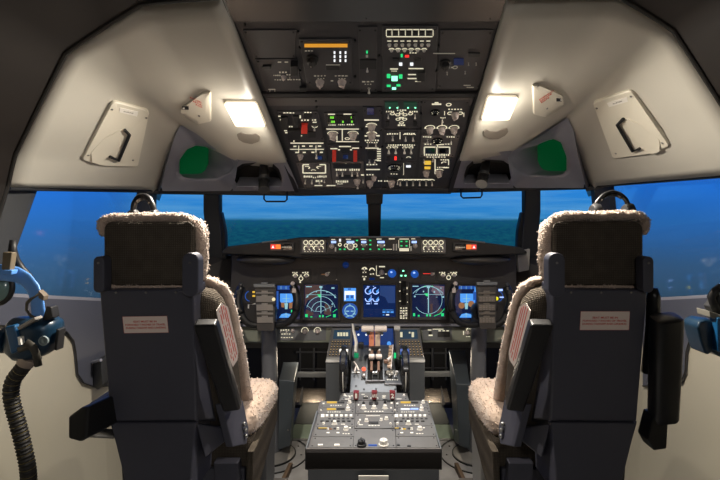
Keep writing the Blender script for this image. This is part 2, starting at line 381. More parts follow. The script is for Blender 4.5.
# ================================================================ the world outside: a curved simulator screen
def screen_mat():
    m = bpy.data.materials.new('projected_sea_and_sky'); m.use_nodes = True; nt = m.node_tree; nd = nt.nodes; lk = nt.links
    for n in list(nd): nd.remove(n)
    out = nd.new('ShaderNodeOutputMaterial'); em = nd.new('ShaderNodeEmission'); lk.new(em.outputs[0], out.inputs[0])
    tc = nd.new('ShaderNodeTexCoord'); sp = nd.new('ShaderNodeSeparateXYZ'); lk.new(tc.outputs['Object'], sp.inputs[0])
    def math_(op, a, b=None, c=None):
        n = nd.new('ShaderNodeMath'); n.operation = op
        for i, q in enumerate((a, b, c)):
            if q is None: continue
            if isinstance(q, (int, float)): n.inputs[i].default_value = q
            else: lk.new(q, n.inputs[i])
        return n.outputs[0]
    def ramp(fac, els):
        r = nd.new('ShaderNodeValToRGB'); e = r.color_ramp.elements
        e[0].position, e[0].color = els[0][0], (*els[0][1], 1); e[1].position, e[1].color = els[-1][0], (*els[-1][1], 1)
        for p, c in els[1:-1]: q = e.new(p); q.color = (*c, 1)
        lk.new(fac, r.inputs[0]); return r.outputs[0]
    def mix(f, a, b, kind='MIX'):
        n = nd.new('ShaderNodeMix'); n.data_type = 'RGBA'; n.blend_type = kind
        if isinstance(f, (int, float)): n.inputs[0].default_value = f
        else: lk.new(f, n.inputs[0])
        for i, q in ((6, a), (7, b)):
            if isinstance(q, tuple): n.inputs[i].default_value = (*q, 1)
            else: lk.new(q, n.inputs[i])
        return n.outputs[2]
    z = math_('DIVIDE', sp.outputs['Z'], 6.0)                 # elevation as a slope, horizon 0
    az = math_('ARCTAN2', sp.outputs['X'], sp.outputs['Y'])
    cb = nd.new('ShaderNodeCombineXYZ'); lk.new(az, cb.inputs[0]); lk.new(math_('MULTIPLY', z, 6.), cb.inputs[1])
    n1 = nd.new('ShaderNodeTexNoise'); n1.inputs['Scale'].default_value = 3.2; n1.inputs['Detail'].default_value = 6; n1.inputs['Roughness'].default_value = .6
    mp = nd.new('ShaderNodeMapping'); mp.inputs['Scale'].default_value = (1.6, 3.5, 1); lk.new(cb.outputs[0], mp.inputs[0]); lk.new(mp.outputs[0], n1.inputs[0])
    sky = ramp(math_('MULTIPLY_ADD', z, 1.0, .5), [(.47, (.025, .17, .37)), (.5, (.03, .21, .47)), (.515, (.030, .235, .58)), (.56, (.025, .235, .68)), (.75, (.015, .18, .72))])
    cl = ramp(n1.outputs[0], [(.40, (0, 0, 0)), (.62, (1, 1, 1))])
    sky = mix(math_('MULTIPLY', cl, .38), sky, (.15, .42, .70))
    n2 = nd.new('ShaderNodeTexNoise'); n2.inputs['Scale'].default_value = 60; n2.inputs['Detail'].default_value = 7; n2.inputs['Roughness'].default_value = .72
    m2 = nd.new('ShaderNodeMapping'); m2.inputs['Scale'].default_value = (1, .55, 1); lk.new(cb.outputs[0], m2.inputs[0]); lk.new(m2.outputs[0], n2.inputs[0])
    sea = ramp(math_('MULTIPLY_ADD', z, -5.0, 0.), [(0, (.008, .085, .20)), (.10, (.004, .055, .125)), (.4, (.003, .055, .09)), (1, (.002, .040, .07))])
    sea = mix(ramp(n2.outputs[0], [(.40, (0, 0, 0)), (.68, (1, 1, 1))]), sea, (.008, .105, .15))
    hor = math_('MULTIPLY_ADD', math_('SUBTRACT', z, math_('MULTIPLY', n2.outputs[0], .004)), 160., .55)
    cl2 = nd.new('ShaderNodeClamp'); lk.new(hor, cl2.inputs[0])
    front = mix(cl2.outputs[0], sea, sky)
    # side projectors show haze only, no horizon
    side = ramp(math_('MULTIPLY_ADD', z, 1.0, .5), [(.25, (.02, .05, .085)), (.36, (.040, .095, .165)), (.42, (.042, .125, .27)), (.49, (.030, .165, .50)), (.56, (.018, .18, .72)), (.66, (.012, .16, .78))])
    aa = math_('ABSOLUTE', az)
    f = nd.new('ShaderNodeMapRange'); f.interpolation_type = 'SMOOTHSTEP'; f.inputs[1].default_value = .44; f.inputs[2].default_value = .56; lk.new(aa, f.inputs[0])
    c = mix(f.outputs[0], front, side); lk.new(c, em.inputs[0]); em.inputs[1].default_value = 1.0
    return m
m = MB(); vs = []; fs = []; N = 72
for k, z in enumerate((-5, 0, 5)):
    for i in range(N + 1):
        a = math.radians(-125 + 250 * i / N); vs.append((6 * math.sin(a), 6 * math.cos(a), z))
for k in range(2):
    for i in range(N): fs.append((k * (N + 1) + i, k * (N + 1) + i + 1, (k + 1) * (N + 1) + i + 1, (k + 1) * (N + 1) + i))
me = bpy.data.meshes.new('projection_screen'); me.from_pydata(vs, [], fs); me.materials.append(screen_mat())
for p in me.polygons: p.use_smooth = True
o = bpy.data.objects.new('projection_screen', me); put(o, None, (0, .3, EYE))
sm = o.modifiers.new('thick', 'SOLIDIFY'); sm.thickness = .02; sm.offset = 1
tag(o, 'curved projection screen showing blue cloudy sky over a dark teal sea', 'screen')

# ================================================================ liners, shell, walls
def crom(a, b, c, d, t):
    return .5 * ((2 * b) + (c - a) * t + (2 * a - 5 * b + 4 * c - d) * t * t + (3 * b - a - 3 * c + d) * t ** 3)
AFT = {-1: [(219, -2, 1.04), (142, 5, 1.2), (67, 54, 1.3), (17, 154, 1.5), (9, 187, 1.55)],
       1: [(511, -2, 1.04), (617, -3, 1.2), (672, 31, 1.28), (722, 108, 1.38), (762, 172, 1.45)]}
FWD = {-1: [(283, 157, 1.70), (232, 155, 1.80), (180, 124, 1.78), (162, 162, 2.02), (152, 190, 2.2)],
       1: [(463, 155, 1.70), (514, 150, 1.80), (566, 117, 1.78), (584, 156, 2.02), (596, 186, 2.2)]}
LINER = {}; ARCH = {}
for s in (-1, 1):
    a = [P(*q) for q in AFT[s]]; f = [P(*q) for q in FWD[s]]; SUB = 6; U = []
    for i in range(4):
        for k in range(SUB):
            t = k / SUB; g = lambda L, j: L[max(0, min(4, j))]
            lin = [L[i].lerp(L[i + 1], t) for L in (a, f)]
            cr = [crom(g(L, i - 1), g(L, i), g(L, i + 1), g(L, i + 2), t) for L in (a, f)]
            U.append((lin[0].lerp(cr[0], .14), lin[1]))
    U.append((a[4], f[4]))
    NV = 10; m = MB(); vs = []
    for A, B in U:
        for k in range(NV + 1): vs.append(A.lerp(B, k / NV))
        d = (B - CAMP).normalized(); vs.append(B + d * .06 + V((-s * .008, 0, -.016))); vs.append(B + d * .4 + V((-s * .04, 0, -.06)))
    NR = NV + 3; fs = [(i * NR + k, i * NR + k + 1, (i + 1) * NR + k + 1, (i + 1) * NR + k) for i in range(len(U) - 1) for k in range(NV + 2)]
    LINER[s] = BVHTree.FromPolygons(vs, fs); ARCH[s] = [u[0] for u in U]
    me = bpy.data.meshes.new('ceiling'); me.from_pydata(vs, [], fs if s < 0 else [q[::-1] for q in fs]); me.materials.append(M['liner'])
    for p in me.polygons: p.use_smooth = True
    o = bpy.data.objects.new('ceiling_left' if s < 0 else 'ceiling_right', me); put(o, None, (0, 0, 0)); o['kind'] = 'structure'
    sd = o.modifiers.new('thick', 'SOLIDIFY'); sd.thickness = .015; sd.offset = 1 if s > 0 else 1
    # rubber gasket along the aft edge, and the dark shell behind the camera's side
    arch = ARCH[s] + [P(-14 if s < 0 else 775, 262, 1.5), P(-16 if s < 0 else 775, 500, 1.42), V((s * 1.16, 1.42, 0))]
    g = MB(); g.tube([q + V((0, -.006, 0)) for q in arch], .007, 8); struct('trim_1' if s < 0 else 'trim_2', g, 'gasket', smooth=True)
    w = MB(); vs = []
    for q in arch:
        d = V((q.x, 0, q.z - 1.0)).normalized() if q.z > 1.0 else V((s, 0, 0))
        vs += [q, V((q.x, q.y * .6, q.z)) + d * .07, V((q.x, .1, q.z)) + d * .14, V((q.x, -1.6, q.z)) + d * .2]
    n = len(arch)
    w.add(vs, [(i * 4 + k, i * 4 + k + 1, i * 4 + 5 + k, i * 4 + 4 + k) for i in range(n - 1) for k in range(3)])
    struct('wall_left_rear' if s < 0 else 'wall_right_rear', w, 'shell', smooth=True)
def on_liner(px, py, s=None):
    s = s or (-1 if px < CX else 1)
    h = LINER[s].ray_cast(CAMP, ray(px, py).normalized())
    pl = Plane(h[0], h[1], up=(0, .3, 1)); return pl
# aft bulkhead far behind the viewer, ceiling over the aisle
m = MB(); m.box((0, -1.62, 1.0), (3.4, .04, 2.4)); struct('wall_rear', m, 'shell')
m = MB(); m.box((0, -.32, 1.79), (1.3, 2.6, .03)); struct('ceiling', m, 'shell')

# ---------------------------------------------------------------- floor
m = MB(); m.box((0, .95, -.02), (2.6, 5.2, .04)); struct('floor', m, 'floor')
# ---------------------------------------------------------------- side walls below the windows
for s in (-1, 1):
    px = (lambda x: x) if s < 0 else (lambda x: 746 - x)
    a, b, c = P(px(-14), 296, 1.47), P(px(100), 301, 2.02), P(px(148), 300, 2.5)
    q = [a, b, c]; m = MB()
    out = V((s * .03, 0, 0))
    for p0, p1 in zip(q[:-1], q[1:]):
        A = [p0, p1, V((p1.x * .97, p1.y, 0)), V((p0.x * .97, p0.y, 0))]
        m.hexa(A, [v + out for v in A])
    A = [V((a.x, .2, a.z)), a, V((a.x * .97, a.y, 0)), V((a.x * .97, .2, 0))]
    m.hexa(A, [v + out for v in A])
    w = struct('wall_left' if s < 0 else 'wall_right', m, 'wallcream')
    pl = plane3(a, b, V((a.x * .97, a.y, 0)))
    # grey sill moulding with its hanging lobe
    if s < 0: pts = [(-14, 296), (60, 299), (107, 301), (107, 386), (92, 387), (81, 383), (75, 374), (73, 352), (71, 341), (64, 332), (50, 328), (-14, 325)]
    else: pts = [(645, 301), (690, 298), (760, 295), (760, 330), (712, 331), (700, 334), (692, 342), (689, 352), (688, 372), (684, 382), (674, 386), (645, 386)]
    m = MB(); slab(m, pl, pts, .001, .012); struct('trim_3' if s < 0 else 'trim_4', m, 'sill', bevel=.003)
    e = MB(); e.tube([pl.hit(x, y) + pl.n * .012 for x, y in (pts[3:] if s < 0 else pts[3:])], .0022, 6)
    struct('trim_5' if s < 0 else 'trim_6', e, 'gasket', smooth=True)
    # sill ledge, its lighter grey painting in the highlight along the top
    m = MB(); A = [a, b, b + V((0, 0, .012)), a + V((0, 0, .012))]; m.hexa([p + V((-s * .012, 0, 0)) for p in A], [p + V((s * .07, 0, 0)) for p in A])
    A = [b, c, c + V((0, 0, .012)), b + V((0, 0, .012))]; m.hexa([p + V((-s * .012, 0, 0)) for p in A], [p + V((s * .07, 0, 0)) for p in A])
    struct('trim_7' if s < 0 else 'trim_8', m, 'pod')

# ---------------------------------------------------------------- window frames and panes
def bar(mb, pts, w, d, mi=0):
    """flat bar following points given as (px, py, Y, half width px)"""
    for (x0, y0, Y0, w0), (x1, y1, Y1, w1) in zip(pts[:-1], pts[1:]):
        A = [P(x0 - w0, y0, Y0), P(x0 + w0, y0, Y0), P(x1 + w1, y1, Y1), P(x1 - w1, y1, Y1)]
        mb.hexa(A, [p + V((0, d, 0)) for p in A])
def Wp(px, s): return px if s < 0 else 746 - px
tn = 9
for s in (-1, 1):
    dx = 0 if s < 0 else 4
    # post between windscreen and side window, bulging at its foot
    m = MB(); L = [(211, 185, 2.34, 8), (211, 212, 2.42, 8), (213, 232, 2.5, 8), (214, 262, 2.6, 9), (212, 300, 2.7, 12)]
    bar(m, [(Wp(x, s) + (-2 if s > 0 else 0), y, Y, w) for x, y, Y, w in L], 0, .06)
    L = [(219, 212, 2.44, 2), (222, 232, 2.52, 3), (222, 262, 2.6, 4)]
    bar(m, [(Wp(x, s) + (-3 if s > 0 else 0), y, Y, w) for x, y, Y, w in L], 0, .05)
    struct('trim_%d' % tn, m, 'post', bevel=.006); tn += 1
    m = MB(); L = [(145, 183, 2.24, 8), (143, 215, 2.27, 8.5), (138, 320, 2.3, 10)] if s < 0 else [(604, 181, 2.24, 10), (607, 210, 2.27, 10), (613, 320, 2.3, 11)]
    bar(m, L, 0, .05); struct('trim_%d' % tn, m, 'post', bevel=.005); tn += 1
    # aft post of the side window
    if s < 0: A = [P(-16, 184, 1.53), P(40, 184, 1.72), P(12, 262, 1.6), P(12, 300, 1.6), P(-16, 300, 1.5)]
    else: A = [P(762, 168, 1.43), P(752, 172, 1.5), P(764, 300, 1.5), P(775, 300, 1.45)]
    m = MB(); m.prism(A, V((s * .05, .02, 0))); struct('trim_%d' % tn, m, 'post', bevel=.003); tn += 1
    # header strip over the side windows
    m = MB(); L = [(8, 187, 1.56), (137, 190, 2.2), (160, 192, 2.26)] if s < 0 else [(764, 171, 1.46), (610, 184, 2.2), (586, 189, 2.26)]
    m.tube([P(*q) for q in L], .012, 8); struct('trim_%d' % tn, m, 'post', smooth=True); tn += 1
# windscreen header and centre post
m = MB()
L = [P(150, 188, 2.28), P(300, 186, 2.34), P(446, 186, 2.34), P(600, 184, 2.28)]
Lb = [P(150, 193.5, 2.28), P(300, 195.5, 2.36), P(446, 192.5, 2.36), P(600, 188.5, 2.28)]
for i in range(3): m.hexa([L[i], L[i + 1], Lb[i + 1], Lb[i]], [p + V((0, .06, .0)) for p in (L[i], L[i + 1], Lb[i + 1], Lb[i])])
struct('trim_%d' % tn, m, 'post', bevel=.004); tn += 1
m = MB(); bar(m, [(374.5, 187, 2.30, 7), (374.5, 240, 2.42, 6)], 0, .05); struct('trim_%d' % tn, m, 'black', bevel=.004); tn += 1
m = MB(); bar(m, [(374.5, 186, 2.2, 9), (374.5, 204, 2.24, 8)], 0, .05)
struct('trim_%d' % tn, m, 'black', bevel=.004); tn += 1
# unseen roof added between the header and the screens' top so no light leaks in
m = MB(); m.box((0, 2.0, 1.98), (2.9, 1.9, .03)); struct('ceiling_light_block', m, 'void')
WIN = [[(219, 193, 2.36), (367, 193, 2.38), (367, 262, 2.6), (221, 266, 2.6)], [(382, 190, 2.38), (533, 190, 2.36), (531, 264, 2.6), (382, 262, 2.6)],
       [(153, 191, 2.28), (203, 192, 2.34), (204, 270, 2.6), (150, 285, 2.32)], [(548, 188, 2.34), (596, 187, 2.28), (602, 285, 2.32), (546, 270, 2.6)],
       [(30, 188, 1.66), (137, 190, 2.22), (136, 302, 2.25), (-10, 297, 1.48)], [(612, 184, 2.22), (758, 171, 1.47), (760, 296, 1.48), (614, 302, 2.25)]]
for i, q in enumerate(WIN):
    m = MB(); pts = [P(*a) for a in q]; pl = plane3(pts[0], pts[1], pts[2]); pts = [pl.hit(a[0], a[1]) for a in q]
    m.hexa([p + V((0, .03, 0)) for p in pts], [p + V((0, .03, 0)) - pl.n * .006 for p in pts])
    struct('window_%d' % (i + 1), m, 'glass')
# front wall under the windscreens and the dark shoulders beside the panel
m = MB(); m.box((0, 3.02, .515), (2.9, .04, 1.03)); struct('wall_front', m, 'void')
for s in (-1, 1):
    m = MB(); m.box((s * 1.07, 2.82, .985), (.72, .42, .02)); struct('trim_%d' % tn, m, 'panel'); tn += 1  # shelf added to stop screen light leaking into the footwell
for s in (-1, 1):
    m = MB(); q = [(150, 292, 2.33), (206, 252, 2.6), (232, 256, 2.62), (238, 300, 2.55), (232, 345, 2.5), (150, 345, 2.4)]
    A = [P(Wp(x, s), y, Y) for x, y, Y in q]; m.prism(A, V((0, .1, 0)))
    A = [P(Wp(x, s), y, Y) for x, y, Y in ((140, 340, 2.42), (232, 340, 2.47), (232, 480, 2.47), (140, 480, 2.42))]; m.prism(A, V((0, .1, 0)))
    struct('trim_%d' % tn, m, 'panel'); tn += 1
m = MB(); A = [P(517, 252, 2.5), P(530, 249, 2.5), P(529, 270, 2.5), P(519, 272, 2.5)]; m.prism(A, V((0, .03, 0)))
A = [P(x, y, 2.5) for x, y in ((517, 253), (524, 251), (522, 270), (516, 271))]
struct('trim_%d' % tn, m, 'wallcream'); tn += 1

# ================================================================ things fixed to the liner
def rounded(pl, pts, r, n=5):      # polygon in plane coordinates (metres) with rounded corners
    out = []; k = len(pts)
    for i in range(k):
        a, b, c = V(pts[i - 1]), V(pts[i]), V(pts[(i + 1) % k]); d0 = (a - b).normalized(); d1 = (c - b).normalized()
        p, q = b + d0 * r, b + d1 * r
        for j in range(n + 1):
            t = j / n; out.append((p * (1 - t) ** 2 + b * 2 * t * (1 - t) + q * t * t))
    return out
for s in (-1, 1):
    X = (lambda x: x) if s < 0 else (lambda x: 746 - x)
    side = 'left' if s < 0 else 'right'
    # --- escape rope hatch cover
    if s < 0: pts = [(112, 99), (149, 109), (137, 165), (101, 164), (81, 158)]; bot = (92, 163); pc = (120, 135)
    else: pts = [(632, 88), (593, 101), (614, 157), (652, 152), (671, 144)]; bot = (655, 153); pc = (628, 125)
    pl = on_liner(*pc)
    # fit the plane to the liner around the hatch
    hs = [on_liner(*p).o for p in pts]; c = sum(hs, V((0, 0, 0))) / len(hs); n = V((0, 0, 0))
    for i in range(len(hs)): n += (hs[i] - c).cross(hs[(i + 1) % len(hs)] - c)
    pl = Plane(c, n, up=(0, .3, 1)); pl.o = c + pl.n * .006
    t = thing('hatch_cover', c, 'large cream hatch cover with a black handle edge on the %s liner' % side, 'hatch cover')
    def HP(x, y, h=0.):
        q_ = on_liner(x, y, s); return q_.o + q_.n * h
    q = rounded(pl, [pl.hit(*p) for p in pts], .018); cc = sum(q, V((0, 0, 0))) / len(q); RR = []
    def proj(p):
        h = LINER[s].ray_cast(CAMP, (p - CAMP).normalized()); n_ = h[1] if h[1].dot(CAMP - h[0]) > 0 else -h[1]; return h[0], n_
    for tt, hh in ((1, -.006), (1.0, .007), (.985, .010), (.8, .010), (.55, .010), (.25, .010), (.02, .010)):
        RR.append([(lambda a_: a_[0] + a_[1] * hh)(proj(cc + (p - cc) * tt)) for p in q])
    m = MB(); m.loft(RR); obj('cover_plate', m, 'cover', t, smooth=True)
    H = [(123, 126), (128, 131), (117, 157), (108, 153)] if s < 0 else [(625, 115), (619, 121), (635, 148), (642, 145)]
    m = MB(); m.tube([HP(*p, .017) for p in H], .0058, 8, flat=1)
    obj('handle', m, 'black', t, smooth=True)['label'] = 'black stirrup handle'
    # raised wing from the handle to the cover's lower outer corner
    W = [H[0], (103, 136), (90, 150), (90, 159), (97, 161), H[3]] if s < 0 else [H[0], (648, 125), (661, 138), (662, 148), (654, 151), H[3]]
    m = MB(); hh = [.0125, .0108, .0112, .017, .016, .0125]
    top = [HP(*p, h_) for p, h_ in zip(W, hh)]; base_ = [HP(*p, .008) for p in W]; c0 = sum(base_, V((0, 0, 0))) / 6 + (CAMP - base_[0]).normalized() * .004
    m.add(top + base_ + [c0], [(i, (i + 1) % 6, 6 + (i + 1) % 6, 6 + i) for i in range(6)] + [((i + 1) % 6, i, 12) for i in range(6)])
    obj('handle_flap', m, 'cover', t, smooth=True)
    pl = on_liner(129 if s < 0 else 617, 112 if s < 0 else 102); pl.o = pl.o + pl.n * .0105
    lb = [(120, 107.5), (138, 111.5), (137, 116.5), (119, 112)] if s < 0 else [(607, 103), (627, 96.5), (628, 101.5), (609, 107)]
    m = MB(); slab(m, pl, lb, 0, .0012); obj('label_plate', m, 'white', t, bevel=.0004)
    m = MB(); ctr = pl.hit((lb[0][0] + lb[2][0]) / 2, (lb[0][1] + lb[2][1]) / 2) + pl.n * .0012; du = (pl.hit(*lb[1]) - pl.hit(*lb[0])).normalized()
    text_mb(m, 'ESCAPE ROPE', ctr, du, pl.n.cross(du), pl.n, .0045, .034); obj('lettering', m, 'greyink', t, remove_doubles=False)
    for x, y in ([(111, 107), (145.5, 115.5), (87, 153), (132, 158)] if s < 0 else [(632, 94), (597.5, 106), (617, 151.5), (664, 141)]):
        m = MB(); q_ = on_liner(x, y, s); c2 = q_.o + q_.n * .0098; m.lathe(c2, q_.n * .0022, [(0, 0), (.0042, 0), (.0036, 1), (.0012, .7), (0, .7)], 12); obj('screw', m, 'screw', t, smooth=True)
    # --- small triangular cover with red lettering
    tri = [(X(203), 92), (X(211), 91), (X(211.5), 120), (X(199), 123), (X(182), 113), (X(181), 108)] if s < 0 else [(532, 84), (540, 84), (562, 94), (563, 104), (545, 116), (533, 113)]
    pl = on_liner(198 if s < 0 else 547, 107 if s < 0 else 100); hs = [on_liner(*p).o for p in tri]; c = sum(hs, V((0, 0, 0))) / 6; n = V((0, 0, 0))
    for i in range(6): n += (hs[i] - c).cross(hs[(i + 1) % 6] - c)
    pl = Plane(c, n, up=(0, .3, 1)); pl.o = c + pl.n * .004
    t = thing('access_cover', c, 'small cream triangular cover with faded red lettering beside the %s dome lamp' % side, 'access cover')
    m = MB(); q = rounded(pl, [pl.hit(*p) for p in tri], .006, 3); cc = sum(q, V((0, 0, 0))) / len(q); RR = []
    for tt, hh in ((1, -.006), (1.0, .006), (.97, .008), (.6, .008), (.3, .008), (.02, .008)):
        RR.append([(lambda a_: a_[0] + a_[1] * hh)(proj(cc + (p - cc) * tt)) for p in q])
    m.loft(RR); obj('cover_plate', m, 'cover', t, smooth=True); pl = on_liner(198 if s < 0 else 547, 107 if s < 0 else 100); pl.o = pl.o + pl.n * .0095
    m = MB(); A, B = ((191, 99), (208, 107)) if s < 0 else ((538, 102), (553, 92))
    ctr = (pl.hit(*A) + pl.hit(*B)) / 2; du = (pl.hit(*B) - pl.hit(*A)).normalized(); dv = pl.n.cross(du)
    for k_, w_ in enumerate(('EMERGENCY', 'ESCAPE', 'ROPE')):
        text_mb(m, w_, ctr - dv * .0125 * (k_ - .6) + du * .006 * (k_ - 1) * (1 if s < 0 else -1), du, dv, pl.n, .0075, .052 - .012 * k_)
    obj('lettering', m, 'redink', t, remove_doubles=False)['label'] = 'red lettering'
    bx = (185.5, 107.8) if s < 0 else (559.5, 99.5)
    m = MB(); slab(m, pl, rect(pl, *bx, 6.5, 3), 0, .0022); obj('latch', m, 'black', t)
    m = MB(); slab(m, pl, rect(pl, bx[0] + (-1.6 if s < 0 else 1.6), bx[1], 2, 1.7), .0022, .003); obj('latch_button', m, 'white', t)
    for x, y in ([(202, 97), (199, 116)] if s < 0 else [(538, 86), (547, 108.5)]):
        m = MB(); m.lathe(pl.hit(x, y), pl.n * .002, [(0, 0), (.0038, 0), (.0032, 1), (0, 1)], 12); obj('screw', m, 'screw', t, smooth=True)
    # --- dome lamp
    L4 = [(224, 102), (256, 101.5), (266, 126), (236, 126)] if s < 0 else [(481, 120), (488, 95.5), (518, 96.5), (509, 119.5)]
    hs = [on_liner(*p).o for p in L4]; c = sum(hs, V((0, 0, 0))) / 4; pl = Plane(c, (hs[2] - hs[0]).cross(hs[3] - hs[1]), up=(0, .3, 1)); pl.o = c + pl.n * .004
    t = thing('dome_lamp', c, 'lit square dome lamp glowing warm white on the %s liner by the overhead panel' % side, 'lamp')
    o4 = rounded(pl, [pl.hit(*p) for p in L4], .012, 5); cc = sum((pl.hit(*p) for p in L4), V((0, 0, 0))) / 4
    i4 = [cc + (p - cc) * .93 for p in o4]; k = len(o4)
    m = MB(); vs = [p - pl.n * .012 for p in o4] + [p + pl.n * .004 for p in o4] + [p + pl.n * .004 for p in i4] + [p - pl.n * .006 for p in i4]
    m.add(vs, [(r * k + i, r * k + (i + 1) % k, (r + 1) * k + (i + 1) % k, (r + 1) * k + i) for r in range(3) for i in range(k)]); obj('lamp_rim', m, 'lensrim', t, smooth=True)
    m = MB(); m.add([p - pl.n * .002 for p in i4] + [p - pl.n * .008 for p in i4], [tuple(range(k)), tuple(range(k, 2 * k))[::-1]] + [(i, (i + 1) % k, k + (i + 1) % k, k + i) for i in range(k)]); obj('reflector', m, 'lensrim', t)
    j4 = [cc + pl.u * math.cos(2 * math.pi * i / k) * .036 + pl.v * math.sin(2 * math.pi * i / k) * .033 + pl.u * (.004 if s < 0 else -.004) for i in range(k)]
    m = MB(); m.add([p - pl.n * .001 for p in j4] + [p + pl.n * .003 for p in j4], [tuple(range(k))[::-1], tuple(range(k, 2 * k))] + [(i, (i + 1) % k, k + (i + 1) % k, k + i) for i in range(k)]); obj('bulb_lens', m, 'lens', t)
    ld = bpy.data.lights.new('dome_lamp_light', 'AREA'); ld.shape = 'DISK'; ld.size = .06; ld.energy = DOME; ld.color = (1, .91, .78); ld.spread = math.radians(178)
    lo = bpy.data.objects.new('dome_lamp_light', ld); put(lo, None, cc + pl.n * .03)
    lo.rotation_euler = (-pl.n).to_track_quat('Z', 'Y').to_euler(); lo.rotation_euler = pl.n.to_track_quat('-Z', 'Y').to_euler()
    ld = bpy.data.lights.new('dome_lamp_glow', 'POINT'); ld.shadow_soft_size = .03; ld.energy = GLOW; ld.color = (1, .90, .76); put(bpy.data.objects.new('dome_lamp_glow', ld), None, cc + pl.n * .05)
    # --- crescent air outlet
    pl = on_liner(248 if s < 0 else 494, 136.5 if s < 0 else 133); e = pl.sc(248, 136)
    t = thing('speaker_grille', pl.o, 'grey crescent-shaped recessed outlet below the %s dome lamp' % side, 'grille')
    O = [(237, 134), (241, 132), (245, 133.5), (251, 134), (256, 133), (260, 136), (259, 141), (252, 143.5), (244, 142), (239, 139)] if s < 0 else [(483, 131), (486, 129), (490, 131), (497, 131), (502, 128.5), (507, 127.5), (508, 131), (505, 135), (498, 138.5), (489, 138.5), (484, 136)]
    m = MB(); q = rounded(pl, [pl.hit(*p) for p in O], .004, 2); k = len(q)
    m.add([p + pl.n * .0002 for p in q] + [p + pl.n * .003 for p in q], [tuple(range(k))[::-1], tuple(range(k, 2 * k))] + [(i, (i + 1) % k, k + (i + 1) % k, k + i) for i in range(k)]); obj('recess', m, mat('outlet_grey', (.20, .18, .155), .6), t)
    # --- grey eyebrow housing with green pane, and the darker bay with the map lamp
    t = thing('eyebrow_housing', P(X(200), 190, 2.2), 'grey moulded housing with a dark bay and green glass on the %s' % side, 'housing')
    def ringpts(pts, c, n=48):
        res = []
        for i in range(n):
            a = 2 * math.pi * i / n; d = V((math.cos(a), math.sin(a))); best = None
            for j in range(len(pts)):
                A = V(pts[j][:2]); B = V(pts[(j + 1) % len(pts)][:2]); e2 = B - A; den = d.x * e2.y - d.y * e2.x
                if abs(den) < 1e-9: continue
                w = A - V(c); tt = (w.x * e2.y - w.y * e2.x) / den; u = (w.x * d.y - w.y * d.x) / den
                if tt > 0 and -1e-6 <= u <= 1 + 1e-6 and (best is None or tt > best[0]):
                    Y = pts[j][2] * (1 - u) + pts[(j + 1) % len(pts)][2] * u if len(pts[j]) > 2 else None; best = (tt, Y)
            res.append((c[0] + d.x * best[0], c[1] + d.y * best[0], best[1]))
        return res
    def holed(outer, hole, c, back, rim, name, matn, matin, deep, poly=None):
        N = 64; o = ringpts(outer, c, N); h = ringpts([(x, y, Y) for x, y, Y in [(a_, b_, c_ + (.05 if poly else 0)) for a_, b_, c_ in hole]], c, N)
        rings = [[P(x, y, Y) for x, y, Y in o]]
        for t_ in (.4, .75, .92): rings.append([P(a[0] * (1 - t_) + b[0] * t_, a[1] * (1 - t_) + b[1] * t_, (a[2] * (1 - t_) + b[2] * t_) - (.012 if t_ > .7 else .004)) for a, b in zip(o, h)])
        rings.append([P(*b) for b in h])
        cb = (back[0], back[1]); sc_ = back[2]
        inner = [P(cb[0] + (b[0] - c[0]) * sc_, cb[1] + (b[1] - c[1]) * sc_, b[2] + deep) for b in h]
        if poly: inner = [P(x_, y_, 2.19) for (x_, y_, _), b in zip(ringpts(poly, (sum(p[0] for p in poly) / len(poly), sum(p[1] for p in poly) / len(poly)), N), h)]
        mid = [(p * .35 + q * .65) for p, q in zip(rings[-1], inner)]
        mid0 = [(p * .85 + q * .15) for p, q in zip(rings[-1], inner)]
        m = MB(); m.loft(rings, cap=False); ob = obj(name, m, matn, t, smooth='all')
        m = MB(); m.loft([rings[-1], mid0, mid, inner], cap=False); obj('recess', m, matin, t, smooth='all')
        m = MB(); m.add(inner + [p + V((0, .006, 0)) for p in inner], [tuple(range(N))[::-1], tuple(range(N, 2 * N))])
        return m
    k = (lambda L: L) if s < 0 else (lambda L: [(746 - q[0] + (2 if q[1] < 150 and q[0] < 200 else 0), q[1] - (7 if q[1] < 150 and q[0] < 200 else 3 if q[0] > 220 and q[1] < 160 else 3), *q[2:]) for q in L])
    out1 = k([(160, 191, 2.18), (168, 160, 1.95), (174, 139, 1.84), (180, 124.5, 1.775), (206, 139, 1.79), (232, 153.5, 1.80), (238, 160, 1.86), (236, 176, 2.02), (232, 191, 2.2)])
    hol1 = k([(179.5, 173, 2.06), (179.5, 160, 1.96), (187, 149.5, 1.885), (196, 145.5, 1.875), (208, 147.5, 1.87), (221, 151, 1.87), (231, 158, 1.89), (233.5, 165, 1.94), (229, 172, 2.01), (217, 177.5, 2.07), (196, 178.5, 2.08), (184, 177, 2.08)])
    c1 = k([(206, 162)])[0]; bk = k([(190, 161)])[0]
    m = holed(out1, hol1, c1, (bk[0], bk[1], .62), None, 'outer_shell', 'pod', 'pod', .09, k([(171, 174), (171, 158), (177, 147), (190, 144), (206, 146), (208.5, 149), (208.5, 163), (206, 169), (203, 172.5), (198, 174)]))
    g = obj('green_pane', m, 'eyegreen', t); g['label'] = 'green glass pane at the back of the recess'
    out2 = k([(232, 191, 2.2), (236, 176, 2.02), (238, 160, 1.86), (232, 153.5, 1.80), (258, 155.5, 1.75), (283, 153, 1.70), (291, 170, 1.86), (300, 191, 2.10)])
    hol2 = k([(236, 183, 2.12), (232.5, 176, 2.05), (234.5, 169, 1.98), (243, 163.5, 1.92), (258, 162.5, 1.90), (272, 163, 1.88), (279, 169, 1.93), (282, 178, 2.0), (281, 184, 2.07), (262, 185, 2.12)])
    c2 = k([(258, 174)])[0]
